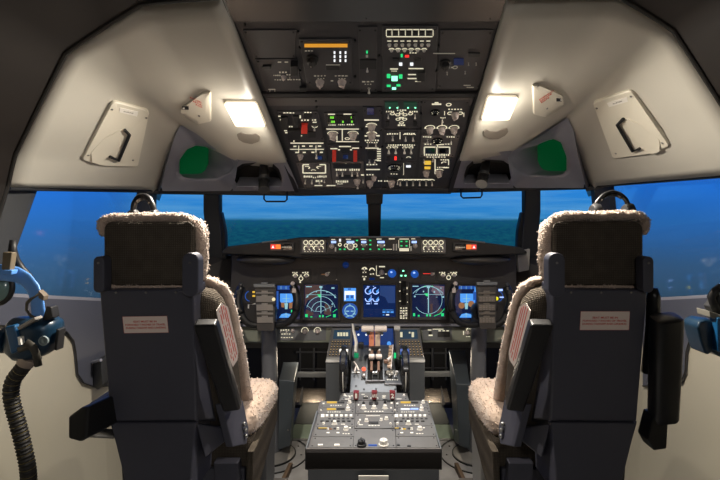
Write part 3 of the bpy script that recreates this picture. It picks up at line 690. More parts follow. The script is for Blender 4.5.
    m = holed(out2, hol2, c2, (c2[0], c2[1] + 1, .88), None, 'inner_shell', 'pod', 'void', .12)
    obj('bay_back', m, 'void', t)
    m = MB(); A = [P(X(236), 186 - (3 if s > 0 else 0), 2.05), P(X(282), 186 - (3 if s > 0 else 0), 2.0), P(X(280), 176 - (3 if s > 0 else 0), 2.14), P(X(240), 176 - (3 if s > 0 else 0), 2.18)]
    m.prism(A, V((0, 0, -.004))); obj('bay_floor', m, 'pod', t, bevel=.001)
    m = MB(); a_ = k([(160, 191, 2.18), (168, 160, 1.95), (174, 139, 1.84), (180, 124.5, 1.775)]); b_ = k([(153, 191, 2.42), (161, 160, 2.3), (169, 138, 2.16), (178, 124, 2.0)])
    A_ = [P(*p) for p in a_]; B_ = [P(*p) for p in b_]; m.add(A_ + B_ + [p + V((-s * .012, 0, 0)) for p in B_], [(i, i + 1, 5 + i, 4 + i) for i in range(3)] + [(4 + i, 5 + i, 9 + i, 8 + i) for i in range(3)]); obj('side_face', m, 'pod', t, smooth=True)
    m = MB(); A = [P(X(155), 191, 2.2), P(X(180) + (2 if s > 0 else 0), 124.5 - (7 if s > 0 else 0), 1.775)]; o2 = V((s * .02, .30, .03)); o3 = V((s * .09, .02, .02))
    # --- map lamp hanging in the bay
    xx, yy = (264, 170) if s < 0 else (483.5, 168)
    t = thing('map_lamp', P(xx, yy, 1.98), 'black cylindrical map lamp hanging in the dark bay of the %s housing' % side, 'lamp')
    m = MB(); top = P(xx + (0 if s < 0 else 3), 160, 1.99); bt = P(xx - (0 if s < 0 else 2), 190 if s < 0 else 184, 1.90)
    d = bt - top; m.lathe(top, d, [(0, 0), (.018, 0), (.018, .35), (.020, .37), (.020, .8), (.022, .82), (.022, 1), (.018, 1), (.018, .96), (0, .96)], 24); obj('lamp_body', m, 'black', t, smooth=True)
    m = MB(); m.lathe(top + d * .6, d * .3, [(.0225, 0), (.0235, .02), (.0225, .04), (.0225, .3), (.0235, .32), (.0225, .34)], 24); obj('grip_ring', m, 'post', t, smooth=True)
    m = MB(); m.lathe(bt, d.normalized() * .0015, [(0, 0), (.0235, 0), (.0235, 1), (.017, 1), (.017, 0)], 24); obj('front_rim', m, 'post' if s < 0 else 'metal', t, smooth=True)
    # --- sun visor rail loop under the header
    t = thing('visor_hook', P(X(275), 194, 2.26), 'black wire loop hanging from the windscreen header on the %s' % side, 'hook')
    m = MB(); q = [(264, 190), (264, 199), (266, 201.5), (285, 201.5), (287, 199.5), (287, 190)] if s < 0 else [(461, 189), (461, 196), (463, 198), (480.5, 197.5), (482, 195), (482, 188)]
    m.tube([P(x, y, 2.25) for x, y in q], .0042, 8); obj('wire_loop', m, 'black', t, smooth=True)
    for x in (q[0][0], q[-1][0]):
        m = MB(); m.box(P(x, 190, 2.262), (.02, .03, .012)); obj('bracket', m, 'black', t, bevel=.002)

# ================================================================ overhead panels
a0, b0, a1 = P(263, 95, 1.41), P(476, 95, 1.41), P(300, 190, 2.11)
FO = plane3(a0, b0, a1); t0, t1 = P(225, 10, 1.096), P(508, 10, 1.096); AO = plane3(t0, t1, a0)
fo = thing('forward_overhead_panel', P(373, 150, 1.8), 'wide dark overhead panel crowded with backlit switches above the windscreens', 'control panel')
def base_slab(pl, pts, th, name, parent, m='ohp'):
    b = MB(); q = [pl.hit(*p) for p in pts]; b.add(q + [p - pl.n * th for p in q], [tuple(range(len(q))), tuple(range(len(q), 2 * len(q)))[::-1]] + [(i, (i + 1) % len(q), len(q) + (i + 1) % len(q), len(q) + i) for i in range(len(q))])
    return obj(name, b, m, parent, bevel=.002)
base_slab(FO, [(261, 92), (477, 92), (450, 189.5), (296.5, 189.5)], .05, 'backing_panel', fo)
m = MB()
slab(m, FO, [(257, 92), (261.5, 92), (299, 190), (295, 190)], -.02, .012); obj('edge_strip', m, 'seam', fo)
m = MB(); slab(m, FO, [(476, 92), (480, 92), (452, 190), (447.5, 190)], -.02, .012); obj('edge_strip', m, 'seam', fo)
m = MB(); slab(m, FO, [(296, 187), (450, 187), (451, 192), (295, 192)], -.04, .01); obj('front_lip', m, 'ohp', fo, bevel=.002)
ao = thing('aft_overhead_panel', P(373, 50, 1.25), 'dark aft overhead panel with orange readout and green gear lights, nearest the viewer', 'control panel')
base_slab(AO, [(215, -22), (518, -22), (479, 93.5), (261, 93.5)], .05, 'backing_panel', ao)
m = MB(); slab(m, AO, [(215, -22), (518, -22), (507.5, 20), (229.5, 20)], .001, .005); obj('cover_plate', m, mat('gloss_dark_panel', (.055, .057, .060), .22, bump=.03, bscale=30), ao, bevel=.001)
for q in ([(211, -22), (216, -22), (263, 94), (258, 94)], [(517, -22), (522, -22), (481, 94), (476, 94)]):
    m = MB(); slab(m, AO, q, -.02, .012); obj('edge_strip', m, 'seam', ao)
m = MB(); slab(m, AO, [(260, 91), (479, 91), (478.5, 94.5), (261, 94.5)], .001, .010); obj('joint_strip', m, 'seam', ao)
m = MB(); slab(m, FO, [(265, 97), (474, 97), (471, 105), (268, 105)], .0005, .003); obj('cross_plate', m, mat('ohp_strip', (.085, .08, .08), .45), fo, bevel=.001)
Z = AO
module(ao, 'blank_plate', Z, [(243, 29), (296, 29), (296, 57), (254, 57)], [])
module(ao, 'recorder_panel', Z, [(255, 58), (297, 58), (303, 92), (267, 92)], [('L', 279.6, 60.7, 3.5, 1), ('L', 286.5, 60.7, 3.5, 1), ('S', 283, 71, 9, 1.6, 3), ('S', 277, 74, 8, 1.2, 4), ('S', 291, 73.5, 10, 1.2, 4),
    ('S', 279, 78.5, 10, 1, 4), ('S', 294, 78.3, 14, 1, 5), ('B', 294.5, 64, 7, 10, .02), ('B', 267, 65, 8, 3), ('B', 303, 86.6, 7, 4, .008), ('K', 284, 75.5, 2.2), ('T', 290, 76, .8), ('L', 272, 88, 7, .6), ('T', 270, 89, .5), ('T', 275, 89, .5)], legmat='legdim')
module(ao, 'navigation_panel', Z, [(299, 38), (352, 38), (353, 84), (307, 84)], [('D', 326, 43.9, 43, 2.8, 'amber', 'readout'), ('L', 319, 44.2, 5, 3), ('N', 312.5, 57, 5.5), ('K', 312, 60, 3), ('S', 309, 49.5, 9, .8, 3),
    *[('D', x, y, 1.7, 1.9, 'whitel', 'key') for x in (334.6, 340.3, 345.6) for y in (51, 55, 59)], ('L', 333, 63.5, 14, .5), ('S', 320, 74.5, 13, 1, 4), ('S', 341, 74.5, 14, 1, 4), ('S', 321, 77.2, 8, .8, 3), ('S', 342, 77.2, 8, .8, 3),
    ('L', 332, 79.5, 2.5, .9), ('K', 320, 80.5, 3.6), ('K', 342, 80.5, 3.6), ('B', 333, 66, 14, 4, .004)], legmat='legdim')
module(ao, 'dome_light_panel', Z, [(358, 26), (377, 26), (377, 92), (360, 92)], [('D', 367, 50.5, 1.6, 2.2, 'green'), ('D', 367, 54.5, 2.2, 2.2, 'white'), ('B', 368, 62.5, 17, 9, .004), ('T', 367.3, 65.5, 1.7), ('S', 368, 80.3, 13, 1.1, 3), ('S', 368, 83, 8, .9, 3), ('T', 369, 87, 1.7)], legmat='legdim')
module(ao, 'leading_edge_device_panel', Z, [(382, 25), (438, 25), (435, 91), (382, 91)],
    [*[('B', 389 + 6.65 * i, 31.6, 4.6, 4.2, .004) for i in range(7)], *[('L', 389.5 + 6.65 * i, 28.1, 6, .8) for i in range(7)], *[('L', 392 + 6.65 * i, 31.6, .8, 5) for i in range(6)], ('L', 386.3, 31.5, .8, 6), ('L', 433, 31.5, .8, 6), ('L', 409.5, 35.2, 46, .9),
     *[('L', 389.3 + 6.5 * i, 39.6, 4, .8) for i in range(7)], *[('W', 389.3 + 6.5 * i, 43.3, 1.75) for i in range(7)], *[('W', 391.5 + 6.5 * i, 48.7, 1.7) for i in range(6)], *[('A', 391.5 + 6.5 * i, 48.7, 2.7, 20, 160) for i in range(6)],
     ('D', 401.7, 54, 2, 2.6, 'green'), ('D', 407, 54.6, 4, 1.8, 'redl'), ('S', 413, 51.5, 8, 1, 3), ('B', 396, 58, 7, 3, .003), ('B', 418, 58, 7, 3, .003), ('D', 400.6, 62.6, 3.2, 2.5, 'whitel'), ('D', 411.6, 62.6, 3.2, 2.5, 'whitel'),
     ('L', 394, 67.6, 8, 1), ('S', 394, 69.6, 6, .9, 3), ('L', 416, 67.2, 15, .9), ('B', 421, 72.5, 8, 9, .012), ('L', 412, 73.2, 8, .9), ('L', 412, 77.2, 9, .9), ('L', 418, 80, 6, .6),
     ('D', 388.6, 74.5, 3.6, 3.6, 'green'), ('D', 394.5, 77, 6, 4.4, 'greenhot'), ('D', 400.6, 75, 3.6, 3.6, 'green'), ('D', 388.7, 84.3, 4, 1.7, 'green'), ('D', 398.4, 83.8, 4, 1.7, 'green'), ('D', 394, 87, 4, 1.7, 'greenhot'), ('D', 394.5, 81, 2, 2, 'gdark')], legmat='legend')
module(ao, 'oxygen_panel', Z, [(440, 29), (493, 29), (480, 88), (437, 88)], [('L', 444, 52, 22, .6), ('N', 445, 61.5, 5), ('D', 458.6, 60, 10, 6.5, 'navy', 'display'), ('S', 452, 66, 4, 1, 1), ('B', 474, 53, 12, 4, .004), ('T', 447, 71, .9), ('T', 465, 70, .9), ('T', 468.5, 61.5, .9), ('T', 476, 61.5, .9),
    ('A', 455, 66, 2.2, 0, 360), ('L', 467, 84, 7, .5), ('L', 470, 86, 7, .5)], legmat='legdim')
module(fo, 'flight_control_panel', FO, [(277, 110.5), (318, 110.5), (324.5, 139.5), (288, 139.5)], [('G', 284.5, 119.5, 7, 10, 'black'), ('G', 296, 118, 6, 9, 'black'), ('B', 294.4, 131.5, 13, 9, .012), ('G', 304.6, 125, 6, 6.5, 'red'), ('T', 314.7, 125, 1.5), ('L', 314.7, 121, 4, .8),
    ('B', 308, 114, 8.5, 3.5, .004), ('B', 312, 133, 8, 6, .004), ('S', 289, 111.6, 12, 1, 4), ('S', 308, 111.2, 8, 1, 3), ('L', 279.5, 115, 2.4, 1), ('L', 281, 118.5, 2.2, 1), ('S', 300.3, 115.6, 2.6, 3, 1), ('S', 305, 119, 9, 1.2, 3), ('S', 314, 118.8, 5, 1, 2), ('S', 291, 125.5, 5, 1.2, 2),
    ('L', 285.7, 129.5, 3, 1), ('L', 286.4, 131.5, 2.4, 1), ('L', 303.4, 129.5, 3, 1), ('L', 303.8, 131.7, 3, 1), ('L', 301.5, 134.6, 1.6, 1), ('L', 294, 140, 1.2, 1.6), ('A', 314.7, 125, 2.6, 180, 360)])
module(fo, 'instrument_switch_panel', FO, [(289.5, 141), (324.5, 141), (328, 160), (296, 160)], [('L', 307, 142, 33, .9), ('L', 295, 145.2, 3, 1.1), ('L', 303.5, 145, 3, 1.1), ('L', 311, 145, 3.4, 1.1), ('L', 319.5, 145, 3.4, 1.1), ('L', 307, 148.2, 34, .6), ('L', 297, 151.3, 3.2, 1.1), ('L', 304.3, 151.3, 3, 1.1), ('L', 313, 151.2, 3, 1.1), ('L', 321.5, 151.2, 3, 1.1),
    ('K', 300.5, 154.5, 2.6), ('T', 316.5, 152.5, 1.7), ('L', 298.8, 148, .8, 7), ('L', 316, 148, .8, 7), ('D', 319.5, 156.5, 5, 3, 'navy2')])
module(fo, 'fuel_control_panel', FO, [(296, 162), (329.5, 162), (332.5, 187), (304, 187)], [('L', 303, 168, 1.3, 8.5), ('L', 314.5, 172, 22, 1), ('L', 325.5, 168, 1.3, 8.5), ('L', 306, 163.6, 6, 1), ('L', 322.5, 163.6, 6, 1), ('A', 307, 166.5, 2.6, -60, 120, 1), ('A', 319.5, 166.5, 2.6, 60, 240, 1), ('A', 313.5, 169.5, 2, 0, 180),
    ('S', 308, 175.6, 9, 2, 5), ('S', 322, 175.6, 10, 2, 5), ('S', 314.5, 176.5, 4, 1.4, 2), ('T', 305.3, 179, 1.3), ('T', 312, 179, 1.3), ('T', 324.5, 178.5, 1.1), ('S', 319, 180, 7, 2, 4), ('L', 318.5, 184.6, 8, .8), ('L', 331, 184.6, 9, .8), ('T', 319.5, 179.5, 1.1)], m='module2')
module(fo, 'electrical_meter_panel', FO, [(324, 112), (357, 112), (359.5, 142), (327.5, 142)], [('D', 341, 117.9, 27.5, 8, 'screenoff', 'display'), ('L', 331.5, 113, 7, .9), ('L', 347.5, 112.9, 8, .9), ('S', 332, 123.8, 8, 1.1, 4), ('S', 341.5, 123.6, 7, 1.1, 4), ('S', 350.5, 123.4, 8, 1.1, 4),
    ('L', 342, 127.9, 34, .8), ('L', 342.3, 134, 1, 11), ('L', 347.5, 140.5, 23, .7), ('K', 333, 133, 3.6), ('K', 353, 133, 3.6), ('A', 333, 132.6, 5.2, 10, 190), ('A', 353, 132.6, 5.2, -10, 170), ('A', 347.3, 137.5, 2.2, 0, 360), ('L', 337, 137, 1, 5)])
for x, y, w in ((332, 115.6, 4), (333, 119.9, 4), (343, 120, 2), (351.5, 115.6, 1.6), (352, 119.8, 2)):
    mm = MB()
    for q in range(max(1, int(w))): slab(mm, FO, rect(FO, x - w / 2 + q + .5, y, .6, 2), .0068, .0075)
    obj('green_digits', mm, 'gdisp', fo, remove_doubles=False)
module(fo, 'generator_drive_panel', FO, [(327.5, 144), (359, 144), (361, 159.5), (330, 159.5)], [('G', 334.3, 153, 3.8, 8, 'red'), ('G', 355.3, 153, 3.8, 8, 'red'), ('B', 345.5, 148.6, 8, 5, .006), ('L', 334, 147.6, 7, .9), ('L', 355.5, 147, 7, .9), ('L', 345, 145.4, 12, .9), ('D', 345.6, 155.5, 5, 3.6, 'navy'), ('L', 339, 148.7, 2, 1), ('L', 351, 148.7, 2, 1)])
module(fo, 'bus_transfer_panel', FO, [(330.5, 161), (363, 161), (366, 188), (333.5, 188)], [('B', 347, 164.6, 28, 4.4, .003), ('L', 341.4, 164.5, 1.6, 3), ('L', 346, 163.4, 1.8, 2), ('L', 353, 164.3, 1.8, 3.2), ('S', 341, 168.8, 11, 2, 5), ('S', 354.5, 168.8, 11, 2, 5), ('T', 337, 171, 1.3), ('T', 342.4, 171, 1.4), ('T', 352, 171, 1.4), ('T', 357.5, 171, 1.4),
    ('S', 342, 180.5, 13, 2.2, 7), ('S', 340, 183, 6, .9, 3), ('K', 357, 179.5, 3), ('T', 357.6, 183.5, 1.4), ('T', 363, 178.5, 1.2), ('B', 348, 175.7, 18, 3.4, .003), ('L', 362.5, 174, 3, 1.2)], m='module2')
module(fo, 'cockpit_voice_panel', FO, [(363, 106), (381.5, 106), (382, 188), (366.5, 188)], [('D', 370.5, 109.8, 7, 6.5, 'navy', 'display'), ('L', 371.6, 118.8, 14.5, 1.1), ('A', 371.6, 124.6, 5.2, 15, 165, 1), ('K', 371.6, 124.8, 3.5), ('A', 371.8, 133, 5.2, 15, 165, 1), ('K', 371.8, 133.2, 3.6), ('L', 366, 134.8, 2.6, 1.2), ('L', 378, 134.6, 3.5, 1.2), ('L', 366.5, 125.3, 2, 1),
    ('S', 371.8, 139.2, 15, 1.6, 6), ('S', 372, 141.4, 12, 1, 5), ('T', 368, 142, 1.1), ('T', 376, 142, 1.1), ('B', 371.6, 152, 8, 9, .008), *[('L', 379, 148 + 2.3 * i, 4, .9) for i in range(6)], ('L', 372, 147, 13, .8), ('T', 369.5, 158.5, 1.2), ('T', 374.5, 158.5, 1.2), ('S', 372, 163.5, 12, 1.2, 4), ('L', 373, 168.5, 14, .9), ('L', 377, 159, 4, .9),
    ('K', 370, 181, 3.2), ('K', 374, 176.5, 2.4), ('S', 380, 180, 5, 1.2, 2), ('S', 370, 173.8, 8, 1.2, 3)])
module(fo, 'hydraulic_light_panel', FO, [(383.5, 99), (420.5, 99), (419.5, 127), (384, 127)], [('D', 391.5, 103.6, 13, 6, 'gdark'), ('D', 410.3, 103.6, 13.5, 6, 'gdark'), *[('D', x, 106, 1.6, 1.4, 'greenhot') for x in (389.8, 397.4, 408, 415.3)],
    ('S', 390, 110.4, 9, 1.3, 4), ('S', 401.5, 109, 10, 1, 4), ('S', 413.5, 110.4, 9, 1.3, 4), *[('A', x, y, 2.1, 0, 360, .8) for x, y in ((397.7, 113.5), (401.3, 111.5), (405, 113.5), (398, 118), (404.6, 118), (401.5, 121.6), (392.5, 112.5), (410.5, 112.5))],
    ('T', 388.3, 113.5, 1.3), ('T', 415, 113.5, 1.3), ('L', 401.4, 116.5, 5, 1.3), ('S', 401.5, 124, 8, 1.6, 3), ('B', 387.5, 122, 4, 5, .004), ('B', 415, 122, 4, 5, .004)])
module(fo, 'window_heat_panel', FO, [(384, 129), (419.5, 129), (418, 142.5), (384.5, 142.5)], [('S', 392.5, 132.8, 12, 1.4, 5), ('L', 400, 134.5, .9, 7), ('S', 409.5, 132.6, 11, 1.8, 5), ('T', 392.7, 135, 1.5), ('T', 405.5, 135.5, 1.5), ('T', 413, 135.5, 1.5), ('A', 405.5, 134, 2.4, 20, 160), ('A', 413, 134, 2.4, 20, 160)])
module(fo, 'pump_switch_panel', FO, [(384.5, 143.5), (418, 143.5), (416.5, 160.5), (385, 160.5)], [('S', 401.5, 143.9, 28, 1.3, 12), ('S', 394, 145.8, 9, 1, 4), ('S', 409, 145.8, 9, 1, 4), *[('T', x, 147.4, 1.7) for x in (388.8, 395.7, 404.5, 411)], ('D', 395.5, 157, 2.2, 3.4, 'redl'), ('B', 388.6, 156.8, 3.4, 3.2, .003), ('B', 402, 157.5, 2, 2, .003), ('A', 408.5, 156.6, 2, 0, 180), *[('A', x, 146.5, 2, 0, 360, .6) for x in (388.8, 395.7, 404.5, 411)]])
module(fo, 'cabin_pressure_panel', FO, [(385, 161), (416.5, 161), (413.5, 177), (385.8, 177)], [('O', 394.3, 166, 6.6, 9), ('D', 408.4, 165.2, 4.6, 1.6, 'whitel'), ('L', 403.6, 168, .4, 12), ('S', 394, 173, 8, .8, 3)])
module(fo, 'exterior_light_panel', FO, [(385.8, 178), (439, 178), (436.5, 187.5), (386, 187.5)], [('K', 391.5, 181, 3.2), ('T', 397.5, 180, 1.2), ('S', 386, 180, 5, 1.2, 2), *[('T', x, 180.5, 1.4) for x in (400.2, 406.8, 413, 419.6, 426, 432)], *[('A', x, 179.6, 2.3, 10, 170, .8) for x in (400.2, 406.8, 413, 419.6, 426, 432)], ('L', 416, 178.5, 34, .7)])
module(fo, 'bleed_air_panel', FO, [(422, 99), (470, 99), (465, 134), (421.5, 134)], [('L', 436.5, 102.9, 9.5, 1.3), ('L', 436.5, 101.4, 4, 1), ('A', 448.6, 103.4, 2.4, 0, 360, .9), ('O', 435, 110.6, 4.4, 7), ('K', 455, 113, 3.4), ('A', 450, 112, 2.4, 60, 300, .9), ('A', 460, 112, 2.4, -120, 120, .9), ('L', 444.5, 112, .8, 4), ('L', 463.8, 113.5, .8, 4), ('S', 455, 108, 15, 1.1, 5), ('T', 442.3, 117.5, 1.3), ('S', 443, 116.6, 6, 1, 3),
    *[('K', x, 127.8, 3.3) for x in (429.8, 441.8, 453.8)], *[('A', x, 126.8, 4.9, 5, 175, .9) for x in (429.8, 441.8, 453.8)], *[('L', x + d, 127, 1.8, .9) for x in (429.8, 441.8, 453.8) for d in (-4.6, 4.6)], ('L', 442, 121.6, .8, 5)])
module(fo, 'air_temperature_panel', FO, [(421.5, 134.5), (460, 134.5), (454.5, 156.5), (419.5, 156.5)], [('O', 437.3, 139.3, 5.2, 6), ('T', 427.5, 138, 1.2), ('T', 451, 138, 1.2), ('S', 427, 135.8, 9, 1.3, 4), ('S', 450.5, 135.8, 9, 1.3, 4), ('D', 430, 149.5, 9, 5, 'screenoff', 'display'), ('D', 443.8, 149.5, 9, 5, 'screenoff', 'display'),
    ('L', 430, 146, 11, 1), ('L', 443.8, 146, 11, 1), ('L', 424.3, 149.5, 1.2, 7), ('L', 436.8, 149.5, 1.2, 7), ('L', 449.6, 149.5, 1.2, 7), ('S', 436.5, 153.8, 26, 1.8, 12), ('L', 440, 143.4, 8, .9), ('L', 437.5, 144.3, 1.1, 3), ('S', 428, 143, 8, 1, 3), ('S', 448.5, 143, 8, 1, 3), ('T', 433.5, 155, 1), ('S', 436, 156, 20, 1, 7)], m='module2')
module(fo, 'engine_start_panel', FO, [(419.5, 157.5), (453, 157.5), (444.5, 177), (418.5, 177)], [('D', 427.6, 161.6, 6.6, 3.4, 'yellow'), ('D', 427.4, 166.7, 6, 2.2, 'yellow'), ('K', 426.2, 171, 3), ('T', 424, 158.6, 1.1), ('L', 435, 165.5, 1, 15), ('K', 439, 171, 3.2), ('T', 432.5, 158, 1), ('S', 444.5, 158.8, 9, 1.2, 4), ('L', 448.5, 161.5, 1, 5), ('A', 443.8, 161.8, 2.2, 30, 210, .9), ('S', 442, 166.4, 11, 1.1, 5), ('S', 436.5, 168.5, 4, 1, 2), ('L', 446, 166.6, 6, .8), ('A', 439, 170, 4.2, 20, 160, .7)])
# small fasteners between modules
for pl, L, pn in ((FO, [(316, 100), (316.5, 106.5), (381, 112), (381, 129), (382, 146), (421.5, 101), (421, 113), (421, 128), (362, 129), (361, 147), (325.5, 128)], fo), (AO, [(245, 24), (366, 17), (490, 17), (298, 31), (300, 47), (379, 55), (439, 45), (436, 70), (300, 70), (355, 40), (355, 76)], ao)):
    for x, y in L:
        m = MB(); s_ = pl.sc(x, y); m.lathe(pl.hit(x, y), pl.n * .006, [(0, 0), (1.3 * s_, 0), (1.1 * s_, 1), (0, 1)], 10); obj('fastener', m, 'seam', pn, smooth=True)
# ================================================================ glareshield with mode control panel
gs = thing('glareshield', P(373, 250, 2.4), 'black glareshield hood spanning under the windscreens with lit autopilot controls', 'glareshield')
prof = [(222, 251.5), (227, 246.5), (286, 239.3), (300, 237.2), (373, 236), (446, 237.2), (462, 239.5), (520, 247), (527, 251.5)]
top_a = [P(x, y, 2.27) for x, y in prof]
top_f = [V((p.x * 1.17, 3.01, p.z - .035)) for p in top_a]
low = [(222, 253.5), (227, 254), (286, 256), (300, 258), (373, 258), (446, 258), (462, 256), (520, 254), (527, 253.5)]
low_a = [P(x, y, 2.28) for x, y in low]; low_f = [V((p.x * 1.1, 2.5, p.z - .02)) for p in low_a]
m = MB(); n = len(prof)
m.add(top_f + top_a + low_a + low_f, [(k * n + i, k * n + i + 1, (k + 1) * n + i + 1, (k + 1) * n + i) for k in range(3) for i in range(n - 1)] + [(3 * n + i, 3 * n + i + 1, i + 1, i) for i in range(n - 1)] + [(0, n, 2 * n, 3 * n), (n - 1, 4 * n - 1, 3 * n - 1, 2 * n - 1)])
obj('hood', m, 'black', gs, bevel=.006)
MC = Plane(P(373, 245, 2.26), (0, -1, .12)); GP = gs
m = MB(); slab(m, MC, [(300, 238), (446, 238), (446, 254.5), (300, 254.5)], -.05, .004); obj('panel_housing', m, 'black', gs, bevel=.003)
for nm, x0, x1 in (('display_control_panel', 303, 325), ('display_control_panel', 422, 444.5)):
    it = [('A', x0 + 3 + 5.3 * i, 242.6, 2.1, 0, 360, .8) for i in range(4)] + [('A', x0 + 3.4 + 5 * i, 248.3, 2.2, -20, 230, .9) for i in range(4)] + [('K', x0 + 5.8 + 10 * i, 247.4, 1.5) for i in range(2)] + \
         [('L', x0 + 2.2 + 2.9 * i, 251.6, 1.2, .6) for i in range(7)] + [('T', x0 + 6 + 5 * i, 244.5, .7) for i in range(3)]
    module(gs, nm, MC, [(x0 - 1, 240), (x1 + 1, 240), (x1 + 1, 252.6), (x0 - 1, 252.6)], it, h=.008, screws=False, m='module2')
mcp = [('D', 333.8, 242.2, 5, 2.2, 'bluew', 'digit_window'), ('D', 350.6, 242.2, 7.5, 2.2, 'bluew', 'digit_window'), ('D', 363.8, 242.2, 5, 2.2, 'bluew', 'digit_window'), ('D', 381, 242.2, 7, 2.2, 'bluew', 'digit_window'), ('D', 414, 242.2, 5, 2.2, 'bluew', 'digit_window'),
       ('L', 333.4, 239.7, 4, .8), ('L', 348.5, 239.5, 5, .8), ('L', 363.5, 239.6, 5.5, .8), ('L', 379, 239.2, 5, .9), ('L', 391.7, 239, 6, 1.1), ('L', 413, 239, 4, .8), ('D', 340.2, 240.4, 1.8, 2.8, 'whitel'), ('L', 404, 239.2, 9.5, .9),
       ('K', 332, 246.2, 2.1), ('K', 350.6, 246.6, 2.4), ('K', 364, 245.4, 1.7), ('K', 381.5, 246, 1.9), ('K', 415, 246, 1.9), ('A', 350.6, 246.4, 3.4, 0, 360, .8), ('A', 340, 244.8, 1.5, 0, 360, .8), ('A', 346, 245.6, 1.6, 0, 360, .7), ('A', 355.5, 245.6, 1.6, 0, 360, .7), ('S', 332, 246, 5, 1, 2), ('S', 364, 244.8, 7, .8, 3), ('S', 381, 245.4, 9, 1.8, 4),
       ('B', 335.8, 249.5, 1.4, 4.5, .008, 'white'), ('B', 393.6, 247.4, 1.4, 6.5, .008, 'white'), ('B', 396.2, 247.4, 1.4, 6.5, .008, 'white'), ('B', 410.8, 248.7, 1.3, 4.6, .008, 'white'), ('L', 404, 249.8, 9.5, 3), ('L', 389, 249.4, 6, .5),
       *[('D', x, y, 2, 1.2, 'green') for x, y in ((340.2, 249.4), (344.7, 249.4), (357, 249.2), (363, 249.2), (370.3, 240.6), (370.3, 244.8), (370.3, 249.4), (379, 249.3), (384, 249.3), (357, 240.6), (401.3, 241.6), (406.4, 241.6), (401.3, 246), (406.4, 246))],
       ('L', 398.6, 244.3, .5, 8), ('L', 409.4, 244.3, .5, 8), ('D', 327.8, 243.8, 1, 1.6, 'navy')]
module(gs, 'mode_control_panel', MC, [(327, 238.4), (420.5, 238.4), (420.5, 252.8), (327, 252.8)], mcp, h=.010, screws=False, m='panel')
m = MB(); slab(m, MC, [(330, 236.8), (420, 236.8), (420, 237.6), (330, 237.6)], .006, .014); obj('top_rail', m, 'pod', gs)
for s in (-1, 1):
    px = (lambda x: x) if s < 0 else (lambda x: 747 - x)
    y0 = 246.8 if s < 0 else 247
    pl = Plane(P(px(270), 247, 2.262), (0, -1, .1))
    m = MB(); slab(m, pl, rect(pl, px(282), y0, 24, 8.6), -.02, .004); w = obj('warning_panel', m, 'panel', gs, bevel=.002)
    m = MB(); slab(m, pl, rect(pl, px(273.4), y0, 4.6, 4.4), .004, .009); obj('warning_light', m, 'redl' , w)
    m = MB(); slab(m, pl, rect(pl, px(278.4), y0, 4.6, 4.4), .004, .009); obj('caution_light', m, 'orange', w)
    m = MB(); slab(m, pl, [(px(272), y0 + 1.4), (px(273.4), y0 - 1.5), (px(274.8), y0 + 1.4)], .009, .0096); obj('lettering', m, 'whitel', w)
    m = MB(); slab(m, pl, rect(pl, px(287), y0, 11, 6), .004, .010); a = obj('annunciator', m, 'screenoff', w, bevel=.001)
    m = MB()
    for i in range(6): slab(m, pl, rect(pl, px(282.8 + 1.7 * i), y0 + .4, 1.2, 1), .0102, .0108)
    obj('lettering', m, 'legdim', w)
    # light grey strip standing in for the highlight along the hood's upper edge
    m = MB(); m.tube([P(px(x), y, 2.262) for x, y in ((287, 239.6), (276, 240.9), (262, 242.6))], .0035, 6); obj('edge_highlight', m, 'quad', gs, smooth=True)
    # rounded dark body standing in for the dark recess under the hood
    m = MB(); c = P(px(266), 259.5, 2.36)
    R = [[c + V((-s * -1 * .0 + dx, dy * .0, 0)) for dx, dy in ((0, 0),)]]
    m.ball(c, .1, 20, sc=(1.5, .6, .28)); obj('recess_stand_in', m, 'panel', gs, smooth='all')

# ================================================================ main instrument panel
IP = Plane(P(373, 290, 2.45), (0, -1, .06))
ip = thing('main_instrument_panel', P(373, 330, 2.45), 'dark main instrument panel with six glowing flight displays under the glareshield', 'instrument panel')
m = MB(); slab(m, IP, [(232, 254), (516, 254), (517, 326), (229, 326)], -.04, 0); obj('panel_face', m, 'panel', ip, bevel=.003)
m = MB()
for a, b_ in ((230, 298), (303, 341), (359, 400), (408, 448), (452, 517)): pass
slab(m, IP, [(229, 323.4), (517, 323.4), (517, 325.6), (229, 325.6)], 0, .035); obj('lower_ledge', m, 'pod', ip, bevel=.003)
def display(name, x0, y0, x1, y1, scr, lab=None, frame=2.6, group=None):
    m = MB(); o = [(x0 - frame, y0 - frame), (x1 + frame, y0 - frame), (x1 + frame, y1 + frame), (x0 - frame, y1 + frame)]; i = [(x0, y0), (x1, y0), (x1, y1), (x0, y1)]
    vo = [IP.hit(*p) for p in o]; vi = [IP.hit(*p) for p in i]; n = IP.n
    m.add(vo + [p + n * .014 for p in vo] + [p + n * .010 for p in vi] + [p + n * .001 for p in vi], [(k * 4 + j, k * 4 + (j + 1) % 4, (k + 1) * 4 + (j + 1) % 4, (k + 1) * 4 + j) for k in range(3) for j in range(4)])
    d = obj('display_unit', m, 'panel', ip, bevel=.001)
    if lab: d['label'] = lab
    m = MB(); slab(m, IP, i, .001, .004); obj('screen', m, scr, d)
    return d
def strokes(d, matname, lines, w=.9, h=.0042, name='symbology'):
    m = MB()
    for L in lines:
        if L[0] == 'R': slab(m, IP, rect(IP, *L[1:]), h, h + .0003)
        elif L[0] == 'P': slab(m, IP, L[1], h, h + .0003)
        elif L[0] == 'A': ribbon(m, IP, None, (L[6] if len(L) > 6 else w) * IP.sc(373, 300), h, h + .0003, world=arcpts(IP, L[1], L[2], L[3] * IP.sc(373, 300), L[4], L[5], 26))
        else: ribbon(m, IP, L[1], (L[2] if len(L) > 2 else w) * IP.sc(373, 300), h, h + .0003)
    obj(name, m, matname, d, remove_doubles=False)
